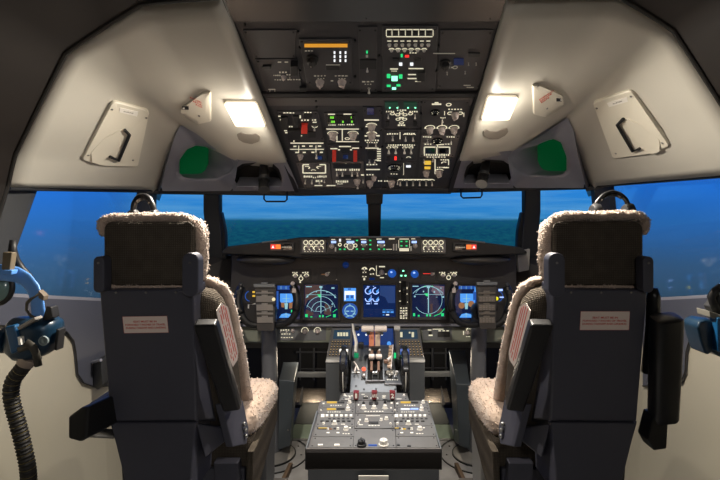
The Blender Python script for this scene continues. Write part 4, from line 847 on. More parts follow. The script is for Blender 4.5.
M['brownish'] = glow('terrain_haze', (.075, .035, .035), .8); M['terr'] = glow('terrain_purple', (.16, .10, .15), .8)
# left navigation display
d = display('nd', 304.5, 284.5, 338, 317.5, 'navy', 'navigation display with concentric arcs')
strokes(d, 'brownish', [('P', [(305, 285), (321, 285), (321, 296), (308, 300), (305, 306)]), ('P', [(325, 303), (332, 306), (331, 316), (324, 314)]), ('P', [(306, 309), (314, 313), (312, 316), (306, 316)])], h=.0041)
strokes(d, 'cyan', [('A', 321, 309.5, 19, 38, 142, .65), ('A', 321, 311, 14.5, 15, 165, .45), ('A', 321, 311, 9.5, 0, 180, .45), ('A', 321, 311, 5, 0, 180, .45), ('L', [(321, 288), (321, 313)], .8), ('L', [(306, 295), (312, 294.5), (336, 295)], .35), ('L', [(307, 305), (314, 311), (321, 311.5), (333, 306)], .3), ('R', 309, 286.6, 6, .8), ('R', 321, 287, 3, 2), ('R', 333, 288, 3, 1.4), ('R', 316.5, 291.5, 1, 1.4), ('R', 327, 291.8, 1.4, 1.2), ('R', 307.6, 296.5, 1.5, 1.5), ('R', 335.2, 297, 1.3, 1.6), ('R', 332.3, 304, 1, 1.8)])
strokes(d, 'green', [('P', [(317, 294.2), (321, 294.2), (321, 297.6), (319.6, 297.4)]), ('R', 306.6, 315.5, 2.6, 3), ('R', 311.5, 316.8, 2, 1), ('R', 320, 316, 1.6, 2), ('R', 323, 316, 1.6, 2), ('R', 334.5, 315.6, 2.6, 3), ('L', [(326, 317), (331, 315)], .5), ('L', [(333, 312), (337, 309)], .5)])
# centre engine display
d = display('eicas', 363.5, 285, 395.5, 317, 'navy2', 'engine display with four blue dials')
strokes(d, glow('painted_screen_reflection', (.008, .06, .26), .6), [('P', [(380, 286), (395, 286), (395, 303), (388, 303), (385, 297), (380, 295)]), ], h=.0041, name='reflection_patch')  # blue reflection on the glass, drawn as a glowing patch
strokes(d, 'bluew', [('A', 368.4, 290.8, 3.1, -270, -20, .9), ('A', 375.8, 290.8, 3.1, -270, -20, .9), ('A', 368.4, 298.5, 3, 180, 350, .9), ('A', 375.8, 298.5, 3, 180, 350, .9), ('R', 368.2, 286.5, 2.5, .7), ('R', 373.5, 286.3, 1, .6), ('R', 368.2, 303.6, 3.4, 1.1), ('R', 376, 303.6, 3.4, 1.1), ('L', [(371.2, 295), (371.2, 299)], .4), ('L', [(371.2, 301), (371.2, 304)], .3)])
strokes(d, 'bluehi', [('P', [(368.4, 299.5), (371.2, 296.5), (371, 300.5), (368.8, 300.8)]), ('P', [(376, 299.5), (378.6, 296.5), (378.4, 300.5), (376, 300.8)]), ('P', [(368.6, 291), (371.3, 288.6), (371, 292), (369, 293)]), ('P', [(376, 291), (378.8, 288.6), (378.4, 292), (376.5, 293)]), ('R', 384, 312, 3, 1.6), ('R', 388, 312, 3, 1.6), ('R', 392, 312, 3, 1.6), ('R', 388, 309.9, 11, .4), ('R', 383.5, 314.8, 1.6, .8)])
strokes(d, 'whitel', [('R', 387.5, 314.7, 3, 1.1)])
# right navigation display, full rose
d = display('nd', 412, 284.5, 444.5, 317, 'navy', 'navigation display with full compass rose')
strokes(d, 'terr', [('P', [(433, 286), (444, 286), (444, 295), (436, 295.5), (431, 291)])], h=.0041)
strokes(d, 'brownish', [('P', [(430, 304), (432.5, 303.5), (432.4, 316), (430.5, 316)]), ('P', [(437, 310), (441, 308), (443, 311), (438, 313)])], h=.0041)
strokes(d, 'cyan', [('A', 428, 299.7, 14, -150, 150, .42), ('A', 428, 306, 19.5, 40, 140, .6), ('L', [(428.3, 287), (428.3, 312.5)], .9), ('L', [(415, 294.3), (443, 294.5)], .35), ('R', 415.5, 286.2, 6, .9), ('R', 428.3, 287, 3, 2), ('R', 423.4, 291.4, 1.2, 1.5), ('R', 434.3, 291.8, 1.4, 2), ('R', 440.8, 288, 1.2, 1.2), ('R', 414.7, 296.3, 1.6, 1.6), ('R', 443.1, 296.8, 1.8, 1.7), ('R', 436.7, 297, 1.6, .4), ('R', 427.7, 298.5, 1, 1)])
strokes(d, 'green', [('P', [(424, 293.5), (428, 293.2), (428, 296.2), (426, 295.8)]), ('R', 425, 286.2, 1.6, .8), ('R', 432, 286.2, 1.6, .8), ('R', 414, 314.6, 2, 3), ('R', 418.6, 315.6, 1.8, 1.6), ('R', 427, 315.2, 1.6, 2), ('R', 430, 315.2, 1.6, 2), ('R', 442.4, 314.6, 2.6, 3), ('L', [(434, 316), (440, 313.5), (444.5, 308.5)], .6)])
# primary flight displays, mirrored about the aisle
for s in (-1, 1):
    q = (lambda x: x) if s < 0 else (lambda x: 753 - x)
    a, b_ = sorted((q(274.5), q(300)))
    d = display('pfd', a, 285.5, b_, 319, 'navy', 'primary flight display behind the control wheel' )
    C = 286.2 if s < 0 else 466
    strokes(d, 'blue', [('R', C, 287.5, 17, 4), ('R', C + 8.5, 300, 3, 24), ('R', C - 8.5, 300, 2, 18), ('R', C + 9, 309, 3.4, 8)] if s < 0 else [('R', C, 287.5, 15, 3), ('R', C + 9.5, 289, 3, 6), ('R', C + 8.5, 301, 3, 20)], h=.0041, name='tape')
    strokes(d, 'bluehi', [('P', [(C - 6, 293.5), (C + 7, 293.5), (C + 7, 301), (C + 5, 302.5), (C - 5, 302.5), (C - 6, 301)]), ('P', [(C - 7, 317.5), (C - 4.5, 314), (C, 313), (C + 4.5, 314), (C + 7, 317.5)]), ('R', C + 10, 309, 2, 7) if s < 0 else ('R', C + 9.6, 289.5, 2.6, 5), ('R', C + 8, 302, 1.5, 4)], h=.0044, name='attitude_sky')
    strokes(d, 'brownl', [('P', [(C - 5, 302.5), (C - 1.5, 302.5), (C - 2, 307.5), (C - 4.5, 307)]), ('P', [(C + 3, 302.5), (C + 6.5, 302.5), (C + 6, 308), (C + 3, 308.5)])] if s < 0 else [('A', C - 4.6, 305.4, 1.6, 0, 360, 2.8), ('A', C + 5, 303.8, 1.6, 0, 360, 2.8)], h=.0046, name='attitude_ground')
    strokes(d, 'cyan', [('L', [(C + .3, 294), (C + .3, 303)], .8), ('L', [(C - 3.4, 298.5), (C + 3.6, 298.5)], .5), ('L', [(C - 2.4, 301), (C + 3, 301)], .5), ('P', [(C - 1.6, 303), (C + 2, 303), (C + 1.4, 309), (C - 1, 309)]), ('L', [(C, 313), (C, 317)], .6), ('L', [(C - 5, 316), (C, 314), (C + 5, 316)], .4), ('L', [(C - 5, 286), (C - 5, 289)], .4), ('L', [(C, 286), (C, 289)], .4), ('L', [(C + 5, 286), (C + 5, 289)], .4)], h=.0050)
    strokes(d, 'green', [('R', C + 6, 311, 2, 2.6)], h=.0050)
# standby instruments between the displays
m = MB(); slab(m, IP, [(342.5, 286.5), (358, 286.5), (358, 319), (342.5, 319)], 0, .004); st = obj('standby_panel', m, 'panel', ip, bevel=.001)
def disp2(parent, name, x0, y0, x1, y1, mm): m = MB(); slab(m, IP, [(x0, y0), (x1, y0), (x1, y1), (x0, y1)], .004, .006); return obj(name, m, mm, parent)
a = disp2(st, 'standby_display', 344, 288, 356, 301, 'bluehi')
strokes(st, 'whitel', [('R', 350, 292.8, 9, 3.8), ('R', 345.2, 295.5, 1.2, 9), ('R', 354.8, 295, 1, 8)], h=.0062); strokes(st, 'blue', [('R', 347.6, 296.6, 2.6, 2.8), ('R', 352, 296.6, 2.6, 2.8), ('R', 349.5, 289, 3, 1.4)], h=.0064, name='dark_marks')
m = MB(); c = IP.hit(350, 310.6); m.lathe(c + IP.n * .004, IP.n * .003, [(0, 0), (.040, 0), (.040, 1), (0, 1)], 32); obj('radio_magnetic_dial', m, 'blue', st, smooth=True)
strokes(st, 'cyan', [('A', 350, 310.6, 5, 0, 360, .8), ('L', [(350, 304), (350, 306)], .8), ('L', [(346.5, 311), (349, 311)], 1), ('L', [(351, 311), (353.5, 311)], 1), ('L', [(346, 317), (350, 315.5), (354, 317)], .6), ('L', [(344.6, 314), (347, 313)], .7), ('L', [(355.6, 314), (353, 313)], .7)], h=.0072)
# landing gear panel
m = MB(); slab(m, IP, [(398.5, 266), (409, 266), (409, 320), (398.5, 320)], 0, .004); lg = obj('landing_gear_panel', m, 'panel', ip, bevel=.001)
m = MB(); slab(m, IP, [(401, 281), (406, 281), (406, 305), (401, 305)], .004, .007); obj('lever_slot', m, 'void', lg)
for x, y in ((403.2, 270.8), (401.3, 275.6), (405.4, 275.6)):
    m = MB(); slab(m, IP, rect(IP, x, y, 3.4, 3.2), .004, .008); g = obj('gear_light', m, 'gdark', lg)
    m = MB(); slab(m, IP, rect(IP, x, y, 1.8, 1.5), .008, .0085); obj('light_core', m, 'greenhot', lg)
m = MB(); s_ = IP.sc(403, 290); m.tube([IP.hit(403.4, 289) + IP.n * .0, IP.hit(403.4, 289) + IP.n * .05], .004, 8); m.lathe(IP.hit(403.4, 289) + IP.n * .05 - V((.006, 0, 0)), V((.012, 0, 0)), [(0, 0), (.014, 0), (.014, 1), (0, 1)], 20); obj('gear_lever', m, 'black', lg, smooth=True)
fill(lg, IP, [('L', 400, 282, 1.6, .8), ('L', 407, 288, 1, 2), ('L', 399.8, 291, 1.6, .8), ('L', 407, 294, .8, 1.5), ('L', 400, 301, 1.6, .8), ('L', 407.5, 302, .8, .8), ('D', 403.6, 297.5, 1.8, 3, 'gdark'), *[('S', 403.6, y, 8, 1.5, 3) for y in (308, 310.6, 313.2, 315.8, 318)], ('W', 401.5, 312, 1.4), ('W', 405.8, 315, 1.4)], .004)
# upper row of small controls
def mini(name, x0, y0, x1, y1, items, leg='legend', m='panel', h=.003, label=None): return module(ip, name, IP, [(x0, y0), (x1, y0), (x1, y1), (x0, y1)], items, h=h, screws=False, m=m, legmat=leg, label=label)
mini('light_switch_panel', 291, 269.5, 311, 282.5, [('S', 295, 272.5, 6, 1.4, 3), ('S', 305.5, 272.5, 7, 1.4, 3), ('A', 295.5, 276, 2.2, 0, 180, .8), ('A', 301, 278.5, 2, 0, 360, .8), ('A', 306.5, 276, 2.2, 0, 180, .8), ('K', 295.5, 276.5, 1.4), ('K', 306.5, 276.5, 1.4), ('L', 300.3, 282, 1.6, 1.6), ('S', 301, 275.2, 3, 1, 1)])
mini('light_switch_panel', 437, 269.5, 459, 281.5, [('S', 442, 272.5, 7, 1.4, 3), ('S', 453.5, 272.5, 8, 1.4, 3), ('A', 443, 275.2, 2, 0, 180, .8), ('A', 448.5, 277.5, 2, 0, 360, .8), ('A', 454, 275.2, 2.2, 0, 180, .8), ('K', 443, 275.6, 1.4), ('K', 454, 275.6, 1.4), ('S', 448.5, 274, 3, 1, 1)])
mini('clock_panel', 318, 268, 337, 282, [('K', 327, 274.5, 1.5), ('L', 329, 272.5, 2, 1.2), ('D', 324, 274.2, 5, .5, 'brownl'), ('L', 336.5, 279.5, .8, .8), ('A', 327, 274.5, 2, 0, 200, .4)], 'legdim')
mini('clock_panel', 420, 268, 435, 282, [('K', 432, 274, 1.5), ('D', 427, 273.6, 8, .5, 'redl'), ('L', 434, 273.5, 1, 2)], 'legdim')
mini('autobrake_panel', 360, 265.5, 388.5, 283, [('S', 364.5, 268.8, 4.5, 1.3, 2), ('A', 364.5, 270, 2.6, 20, 160, .9), ('S', 364.5, 272.2, 5, 1.2, 2), ('S', 364.3, 276.6, 5.4, 1.2, 2), ('L', 364.3, 279, 1.8, 2.4), ('T', 364.5, 270, 1), ('S', 372, 269, 5, 1.3, 2), ('A', 372, 270.5, 2.4, 0, 180, .9), ('S', 372, 274, 5, 1.6, 2), ('D', 372, 278.8, 5.5, 2.4, 'navy2'), ('L', 376.4, 270.5, .7, 10), ('L', 382, 266.6, 6, 1.3), ('K', 381.5, 272.3, 2.2), ('L', 378.5, 275.5, 3, .8), ('L', 386, 274, 2, .8), ('L', 382, 277.6, 4, .9), ('D', 377, 282.4, 6, 1, 'navy2')])
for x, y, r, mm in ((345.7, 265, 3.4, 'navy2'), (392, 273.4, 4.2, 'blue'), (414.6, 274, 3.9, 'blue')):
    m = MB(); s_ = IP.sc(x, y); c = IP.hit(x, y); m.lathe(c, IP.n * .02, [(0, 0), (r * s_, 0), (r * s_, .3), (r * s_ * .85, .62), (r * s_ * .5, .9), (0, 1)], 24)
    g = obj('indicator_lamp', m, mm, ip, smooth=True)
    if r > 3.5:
        m = MB(); m.ball(IP.hit(x - .6, y - 1.2) + IP.n * .016, 1.5 * s_, 10, sc=(1, .5, .8)); obj('lens_highlight', m, 'bluew', ip, smooth=True) if False else obj('lens_glint', m, 'bluew', g, smooth=True)  # glowing bead stands in for the highlight on the blue lens
# clocks at the outer ends
for s in (-1, 1):
    q = (lambda x: x) if s < 0 else (lambda x: 748 - x)
    m = MB(); c = IP.hit(q(250.5), 296); m.lathe(c, IP.n * .01, [(0, 0), (.042, 0), (.042, 1), (.034, 1), (.034, .4), (0, .4)], 28); g = obj('clock', m, 'panel', ip, smooth=True)
    m = MB(); ribbon(m, IP, None, .004, .0045, .005, world=arcpts(IP, q(250.5), 296, .026, 110 if s < 0 else -80, 260 if s < 0 else 80, 16)); obj('clock_ring', m, 'blue', g, remove_doubles=False)
    if s < 0:
        for y in (291.8, 295.7): m = MB(); slab(m, IP, rect(IP, 254.6, y, 3, 1.7), .011, .014); obj('clock_digits', m, 'yellow', g)
        m = MB(); ribbon(m, IP, [(248.6, 308), (248.8, 303.8), (258, 303.6)], .006, .001, .006); obj('bracket', m, 'white', ip)
    else:
        m = MB(); m.ball(P(496.6, 298.6, 2.36), .0095, 14); g2 = obj('indicator_knob', m, 'yelldot', ip, smooth=True)
        m = MB(); slab(m, IP, rect(IP, 500, 289.8, 4, 2), .011, .014); slab(m, IP, rect(IP, 501, 297, 4, 1.2), .011, .014); obj('clock_digits', m, 'bluew', g)
# lower strips and shelf
LP_ = Plane(P(373, 334, 2.43), (0, -1, .25))
m = MB(); slab(m, LP_, [(228, 327), (332, 327), (330, 342.5), (228, 342.5)], -.03, 0); ls = obj('lower_panel', m, 'greenstrip', ip, bevel=.002)
m = MB(); slab(m, LP_, [(420, 327), (516, 327), (516, 342.5), (423, 342.5)], -.03, 0); rs = obj('lower_panel', m, 'greenstrip', ip, bevel=.002)
module(ls, 'brightness_panel', LP_, [(277, 327.6), (326, 327.6), (326, 340.5), (277, 340.5)], [('S', 285, 330, 10, 1.2, 4), ('S', 286, 334, 10, 1.1, 4), ('S', 287, 337.5, 13, .9, 5), ('K', 293, 330.5, 1.7), ('K', 305, 331.5, 2.2), ('K', 317.6, 331.5, 2.2), ('A', 305, 331, 3.4, 0, 200, .7), ('A', 317.6, 331, 3.4, 0, 200, .7), ('T', 281, 331.5, .9), ('T', 287, 331.5, .9)], h=.003, m='quad', screws=False)
module(rs, 'brightness_panel', LP_, [(422, 327.6), (452, 327.6), (452, 340.5), (423, 340.5)], [('B', 443.6, 334.4, 12, 5, .006), ('L', 438, 329.2, 11, .9), ('L', 429.5, 330, 3.5, 1), ('L', 430.5, 335.3, 4, 1.4), *[('L', 439.6 + 4 * i, 330.8, 2.6, 1) for i in range(3)], ('B', 430, 333, 3, 3, .006)], h=.003, m='quad', screws=False)
fill(rs, LP_, [('K', 467, 333, 2), ('K', 472, 333.5, 1.8), ('A', 469.5, 330.5, 3, 0, 180, .8), ('S', 469.5, 329, 6, .9, 3), ('S', 469, 336.5, 7, .9, 3), ('L', 463.5, 333, 1, 4)], .001)
m = MB(); q = [P(228, 343, 2.44), P(332, 343, 2.44), P(332, 348, 2.46), P(228, 348, 2.46)]; m.prism(q, V((0, .2, 0))); obj('under_shelf', m, 'panel', ip); m = MB(); q = [P(420, 343, 2.44), P(517, 343, 2.44), P(517, 348, 2.46), P(420, 348, 2.46)]; m.prism(q, V((0, .2, 0)))
obj('under_shelf', m, 'panel', ip)
# lower display behind the thrust levers
m = MB(); LD = Plane(P(373, 338, 2.40), (0, -1, .45)); slab(m, LD, [(351, 326), (396, 326), (397, 358), (350, 358)], -.02, .0); ld = obj('lower_display_unit', m, 'panel', ip, bevel=.002)
m = MB(); slab(m, LD, [(354, 328.5), (393, 328.5), (394, 350), (353, 350)], .0, .002); obj('screen', m, mat('lower_screen', (.01, .01, .03), .2, emit=(.006, .05, .24), es=.6), ld)
m = MB()
for x, y in ((358.4, 334.8), (366.3, 334.8), (382, 334.6)): m.ball(LD.hit(x, y) + LD.n * .003, .0055, 10)
obj('symbology', m, 'whitel', ld, smooth=True); m = MB(); m.ball(LD.hit(389, 344) + LD.n * .003, .011, 12, sc=(1, .3, 1.2)); obj('symbology', m, 'bluehi', ld, smooth=True)

# ================================================================ footwell
m = MB()
for x0, y0, x1, y1, w in ((296, 352, 336, 352, 1.2), (296, 369, 336, 369, .8), (314, 345, 314, 380, 1.2), (330, 345, 330, 380, 1), (300, 345, 300, 380, 1)):
    a, b_ = P(x0, y0, 2.93), P(x1, y1, 2.93); m.tube([a, b_], w * .006, 6)
fr = thing('footwell_lattice', P(314, 375, 2.9), 'dark open metal lattice in the footwell left of the centre stand', 'frame', None); obj('lattice', m, 'post', fr)
m = MB(); m.prism([P(290, 373, 2.75), P(334, 373, 2.75), P(334, 377.5, 2.75), P(286, 377.5, 2.75)], V((0, .03, 0))); obj('cross_beam', m, 'quad', fr, bevel=.002)
m = MB()
for x0, y0, x1, y1, w in ((422, 353, 448, 353, 1.2), (422, 368, 448, 368, .8), (432.5, 345, 432.5, 380, 1.2), (446, 345, 446, 380, 1)):
    a, b_ = P(x0, y0, 2.93), P(x1, y1, 2.93); m.tube([a, b_], w * .006, 6)
fr = thing('footwell_lattice', P(433, 375, 2.9), 'dark open metal lattice in the footwell right of the centre stand', 'frame', None); obj('lattice', m, 'post', fr)
m = MB(); m.prism([P(422, 372.5, 2.75), P(455, 372.5, 2.75), P(458, 377, 2.75), P(422, 377, 2.75)], V((0, .03, 0))); obj('cross_beam', m, 'quad', fr, bevel=.002)
for s in (-1, 1):
    q = (lambda x: x) if s < 0 else (lambda x: 744 - x)
    sd = 'left' if s < 0 else 'right'
    t = thing('heel_plate', P(q(312), 400, 2.7), 'shiny metal and green sloping foot plates %s of the pedestal' % sd, 'foot plate')
    m = MB(); m.prism([P(q(303), 388, 2.80), P(q(334), 388, 2.80), P(q(334), 402.5, 2.72), P(q(302), 402.5, 2.72)], V((0, .02, -.02))); obj('metal_plate', m, 'brushed', t, bevel=.002)['label'] = 'brushed metal upper plate'
    m = MB(); m.prism([P(q(297), 388, 2.80), P(q(302.5), 388, 2.80), P(q(301), 402.5, 2.72), P(q(293), 402.5, 2.72)], V((0, .02, -.02))); obj('metal_plate', m, 'brushed', t, bevel=.002)
    m = MB(); m.prism([P(q(302.5), 386, 2.79), P(q(303.3), 386, 2.79), P(q(302.3), 404, 2.71), P(q(299), 404, 2.71)], V((0, -.012, 0))); obj('guide_rail', m, 'black', t)
    m = MB(); m.prism([P(q(301.5), 403, 2.72), P(q(334), 403, 2.72), P(q(334), 424, 2.62), P(q(294), 424, 2.62)], V((0, .02, -.02))); obj('green_plate', m, mat('dark_green_plate', (.028, .034, .030), .4, .1, bump=.1, bscale=60), t, bevel=.002)
    m = MB(); m.prism([P(q(294), 424.3, 2.62), P(q(334), 424.3, 2.62), P(q(334), 438.5, 2.56), P(q(289), 438.5, 2.56)], V((0, .02, -.02))); obj('green_plate', m, 'greenplate', t, bevel=.002)
    m = MB(); m.prism([P(q(289), 438.5, 2.555), P(q(334), 438.5, 2.555), P(q(334), 441, 2.55), P(q(288), 441, 2.55)], V((0, .02, -.02))); obj('edge_strip', m, 'metal', t, bevel=.001)
    # flat-sided grey housing beside the column
    t = thing('pedal_housing', P(q(288), 440, 2.5), 'grey sheet-metal housing standing on the floor beside the %s control column' % sd, 'housing')
    m = MB()
    if s < 0: A = [P(283, 364, 2.42), P(294.5, 381, 2.36), P(290, 447, 2.36), P(280, 452, 2.36), P(278, 364, 2.42)]; B = [P(298, 362, 2.66), P(300, 380, 2.62), P(292, 441, 2.56), P(286, 441, 2.56), P(283, 362, 2.66)]
    else: A = [P(455, 348, 2.36), P(466, 384, 2.36), P(466, 450, 2.36), P(461, 445, 2.36), P(456.5, 384, 2.36)]; B = [P(448, 346, 2.62), P(456, 346, 2.62), P(464, 441, 2.56), P(460, 441, 2.56), P(450, 384, 2.6)]
    if s < 0:
        A = [P(281, 364, 2.42), P(281, 380, 2.36), P(295, 380.5, 2.36), P(290, 446, 2.36), P(278, 450, 2.36)]
        m.hexa([P(279, 380, 2.34), P(294.5, 381, 2.34), P(290, 446, 2.36), P(278, 450, 2.36)], [P(283, 362, 2.66), P(298.5, 362, 2.66), P(292.5, 441, 2.56), P(284, 441, 2.56)])
    else:
        m.hexa([P(456, 384, 2.34), P(470, 384, 2.34), P(470, 450, 2.36), P(459, 445, 2.36)], [P(449, 350, 2.66), P(465, 350, 2.66), P(462, 441, 2.56), P(454, 441, 2.56)])
    obj('side_plate', m, mat('blue_grey_metal' + sd, (.075, .09, .105), .4, .3, bump=.05, bscale=60), t, bevel=.004)
    m = MB()
    for yy in (400, 430): m.ball(P(q(288), yy, 2.35), .005, 8)
    obj('rivet', m, 'screw', t, smooth=True)['kind'] = 'stuff'

# ================================================================ control columns
for s in (-1, 1):
    q = (lambda x: x) if s < 0 else (lambda x: 748 - x)
    sd = 'left' if s < 0 else 'right'
    base = P(q(271), 455, 2.40); t = thing('control_column', (base.x, base.y, 0), 'grey control column with handwheel and clipboard in front of the %s seat' % sd, 'control column')
    hub = P(q(267), 312, 2.34)
    m = MB(); b0 = V((base.x, base.y, .0)); top = V((hub.x, hub.y + .04, hub.z))
    d = top - b0; m.lathe(b0, d, [(0, 0), (.052, .005), (.050, .12), (.044, .14), (.041, .5), (.041, .57), (.039, .575), (.039, 1), (0, 1)], 28); obj('column_tube', m, 'column', t, smooth=True)
    m = MB(); m.lathe(b0, (0, 0, .03), [(0, 0), (.12, 0), (.12, .25), (.10, .35), (.075, .6), (.058, 1), (0, 1)], 36); obj('base_flange', m, mat('flange_' + sd, (.30, .29, .28), .4, .4), t, smooth=True)
    m = MB(); m.lathe(b0, (0, 0, .008), [(.12, 0), (.126, 0), (.126, .9), (.12, .9)], 40); m.lathe(b0, (0, 0, .006), [(.185, 0), (.19, 0), (.19, .9), (.185, .9)], 40); obj('floor_ring', m, 'black', t, smooth=True)
    m = MB()
    for i in range(10): a = 2 * math.pi * i / 10; m.ball(b0 + V((.155 * math.cos(a), .155 * math.sin(a), .002)), .005, 8)
    obj('bolt', m, 'screw', t, smooth=True)['kind'] = 'stuff'
    m = MB(); m.lathe(hub + V((0, .06, 0)), V((0, -.10, 0)), [(0, 0), (.04, 0), (.045, .2), (.045, .8), (.035, 1), (0, 1)], 24); obj('hub', m, 'black', t, smooth=True)
    # W-shaped handwheel: two horns joined at the hub
    for w in (-1, 1):
        c = hub; pts = []
        K = [(0, 12), (10, 13), (20, 11), (27, 4), (30, -7), (29.5, -17), (26, -26)] if w * s < 0 else [(0, 12), (9, 13), (17, 12), (23, 7), (28, -4), (29, -15), (25.5, -25)]
        for i in range(len(K) - 1):
            for j in range(4):
                t_ = j / 4; g = lambda k: V(K[max(0, min(len(K) - 1, k))])
                pts.append(crom(g(i - 1), g(i), g(i + 1), g(i + 2), t_))
        pts.append(V(K[-1])); n_ = len(pts)
        PP = [P(q(267) + p.x * w, 312 + p.y, 2.30 - .03 * math.sin(math.pi * min(1, i / n_))) for i, p in enumerate(pts)]
        m = MB(); m.tube(PP, [.013 + .004 * min(1, i / 10) for i in range(n_)], 12); obj('wheel_horn', m, 'black', t, smooth='all')
        m = MB(); m.tube(PP[14:], .020, 12); obj('grip', m, 'arm', t, smooth='all')
        m = MB(); m.ball(PP[-1] + V((0, -.01, .012)), .012, 10); m.box(PP[-3] + V((0, -.02, 0)), (.018, .012, .02)); obj('trim_switch', m, 'knob' if (w > 0) == (s < 0) else 'post', t, smooth=True)
    # clipboard with tape-like checklist rows
    x0, x1, yt, yb = (255, 274.5, 284, 331) if s < 0 else (477, 496, 282, 329)
    CB = Plane(P((x0 + x1) / 2, 305, 2.235), (0, -1, .18))
    t2 = thing('clipboard', CB.o, 'dark checklist clipboard with four grey tabs clamped on the %s handwheel' % sd, 'clipboard')
    m = MB(); slab(m, CB, [(x0 - .5, yt + 2), (x1 + 1.5, yt + 2), (x1 - .5, yb), (x0 + 2, yb)] if s < 0 else [(x0 - 1.5, yt + 2), (x1 + .5, yt + 2), (x1, yb), (x0 + 3, yb)], -.010, .0); obj('board', m, 'panel', t2, bevel=.002)
    m = MB(); slab(m, CB, [(x0 - 1, yt), (x1 + 1, yt), (x1 + .6, yt + 3.4), (x0 - .6, yt + 3.4)], .0, .012); slab(m, CB, rect(CB, (x0 + x1) / 2, yt - .6, 6, 2), 0, .014); obj('clamp', m, 'quad', t2, bevel=.002)
    dk = mat('tab_grey_' + sd, (.19, .18, .17), .45, .3) if s < 0 else mat('tab_grey_' + sd, (.13, .115, .10), .45, .3)
    for i, (y, hh) in enumerate(((293, 1.6), (299, 6), (307.5, 6), (313.6, 2), (320, 5.8))):
        ins = .2 + i * .35; m = MB(); slab(m, CB, rect(CB, (x0 + x1) / 2 + (ins * .3), y, x1 - x0 - 2 - ins, hh), 0, .005); slab(m, CB, rect(CB, (x0 + x1) / 2, y - hh / 2 - .6, 6, 1.8), 0, .005)
        tb = obj('index_tab', m, dk, t2, bevel=.0006)
        if hh > 3:
            m = MB()
            for r in range(3):
                for k in range(5): slab(m, CB, rect(CB, (x0 + x1) / 2 - 6 + 3 * k + random.uniform(-.3, .3), y - 1.6 + 1.7 * r, random.uniform(1.4, 2.5), .7), .005, .0055)
            obj('printed_marks', m, 'greyink', tb, remove_doubles=False)
    if s < 0:
        m = MB(); m.ball(P(273.6, 299.3, 2.2), .0085, 12); obj('light_button', m, glow('warm_button', (1, .85, .5), .9), t2, smooth=True)

# ================================================================ control display units
for s in (-1, 1):
    sd = 'left' if s < 0 else 'right'
    if s < 0: A, B, C, D = P(331.5, 327.5, 2.40), P(353, 327.5, 2.40), P(351, 359.5, 2.19), P(326, 359.5, 2.19)
    else: A, B, C, D = P(394.5, 327.5, 2.40), P(420, 327.5, 2.40), P(424, 359, 2.19), P(396.5, 359, 2.19)
    t = thing('control_display_unit', (A + C) / 2, 'sloping grey keypad unit with lit screen, %s of the thrust levers' % sd, 'control unit')
    pl = plane3(A, B, D); m = MB(); off = -pl.n * .05
    m.hexa([A, B, C, D], [p + off for p in (A, B, C, D)]); obj('case', m, 'ped', t, bevel=.004)
    scr = [(334.3, 330.2), (350.4, 330.2), (350, 339), (333, 339)] if s < 0 else [(399.5, 329.8), (417, 329.8), (418, 339), (400, 339)]
    m = MB(); slab(m, pl, scr, .0, .002); sc_ = obj('screen', m, mat('cdu_screen_' + sd, (.03, .05, .08), .2, emit=(.035, .09, .15), es=.3), t, bevel=.001)
    m = MB()
    if s < 0:
        for x in (338.5, 341.3, 344.2, 347): slab(m, pl, rect(pl, x, 334.6, 2.2, 3.6), .002, .0026)
    else:
        for x in (401.3, 412.8): slab(m, pl, rect(pl, x, 335, 2.4, 5), .002, .0026)
        slab(m, pl, rect(pl, 409.6, 333, 1.6, 1.6), .002, .0026)
    obj('screen_text', m, glow('cdu_text_' + sd, (.95, .88, .60), .75), t, remove_doubles=False)
    lab = MB()
    for r in range(6):
        y = 342 + r * 2.65; x0, x1 = (331.2 - r * .6, 350.6) if s < 0 else (398, 420.2 + r * .7)
        nk = 7
        for k in range(nk):
            x = x0 + (x1 - x0) * (k + .5) / nk
            if s < 0 and r > 1 and k > 4: continue
            if s > 0 and r > 1 and k < 2: continue
            m = MB(); slab(m, pl, rect(pl, x, y, 1.7, 1.45), 0, .004); obj('key', m, 'panel', t)
            slab(lab, pl, rect(pl, x, y, .9, .6), .004, .0044)
    obj('lettering', lab, mat('key_marks_' + sd, (.7, .5, .25), .5, emit=(1, .72, .35), es=.32), t, remove_doubles=False)
    if s > 0:
        m = MB(); slab(m, pl, rect(pl, 397, 328.5, 6, 3.6), 0, .006); obj('paper_tag', m, 'white', t)
    # column below
    x0, x1 = (325.8, 342.4) if s < 0 else (409.4, 424.8)
    t = thing('stand_side_cabinet', P((x0 + x1) / 2, 400, 2.2), 'plain grey cabinet with pale top lip under the %s keypad unit' % sd, 'cabinet')
    m = MB(); z1 = P(0, 362.5, 2.17).z; xa, xb = P(x0, 0, 2.17).x, P(x1, 0, 2.17).x; m.box(((xa + xb) / 2, 2.29, z1 / 2), (xb - xa, .24, z1)); obj('cabinet_body', m, 'quad', t, bevel=.003)
    m = MB(); m.hexa([P(x0 - .5, 362.6, 2.165), P(x1 + .3, 362.6, 2.165), P(x1 + .3, 359.2, 2.175), P(x0 + .5, 359.2, 2.175)], [P(x0 - .5, 362.6, 2.165) + V((0, .1, 0)), P(x1 + .3, 362.6, 2.165) + V((0, .1, 0)), P(x1 + .3, 359.2, 2.175) + V((0, .1, 0)), P(x0 + .5, 359.2, 2.175) + V((0, .1, 0))]); obj('top_lip', m, mat('pale_lip_' + sd, (.42, .41, .39), .4), t, bevel=.002)

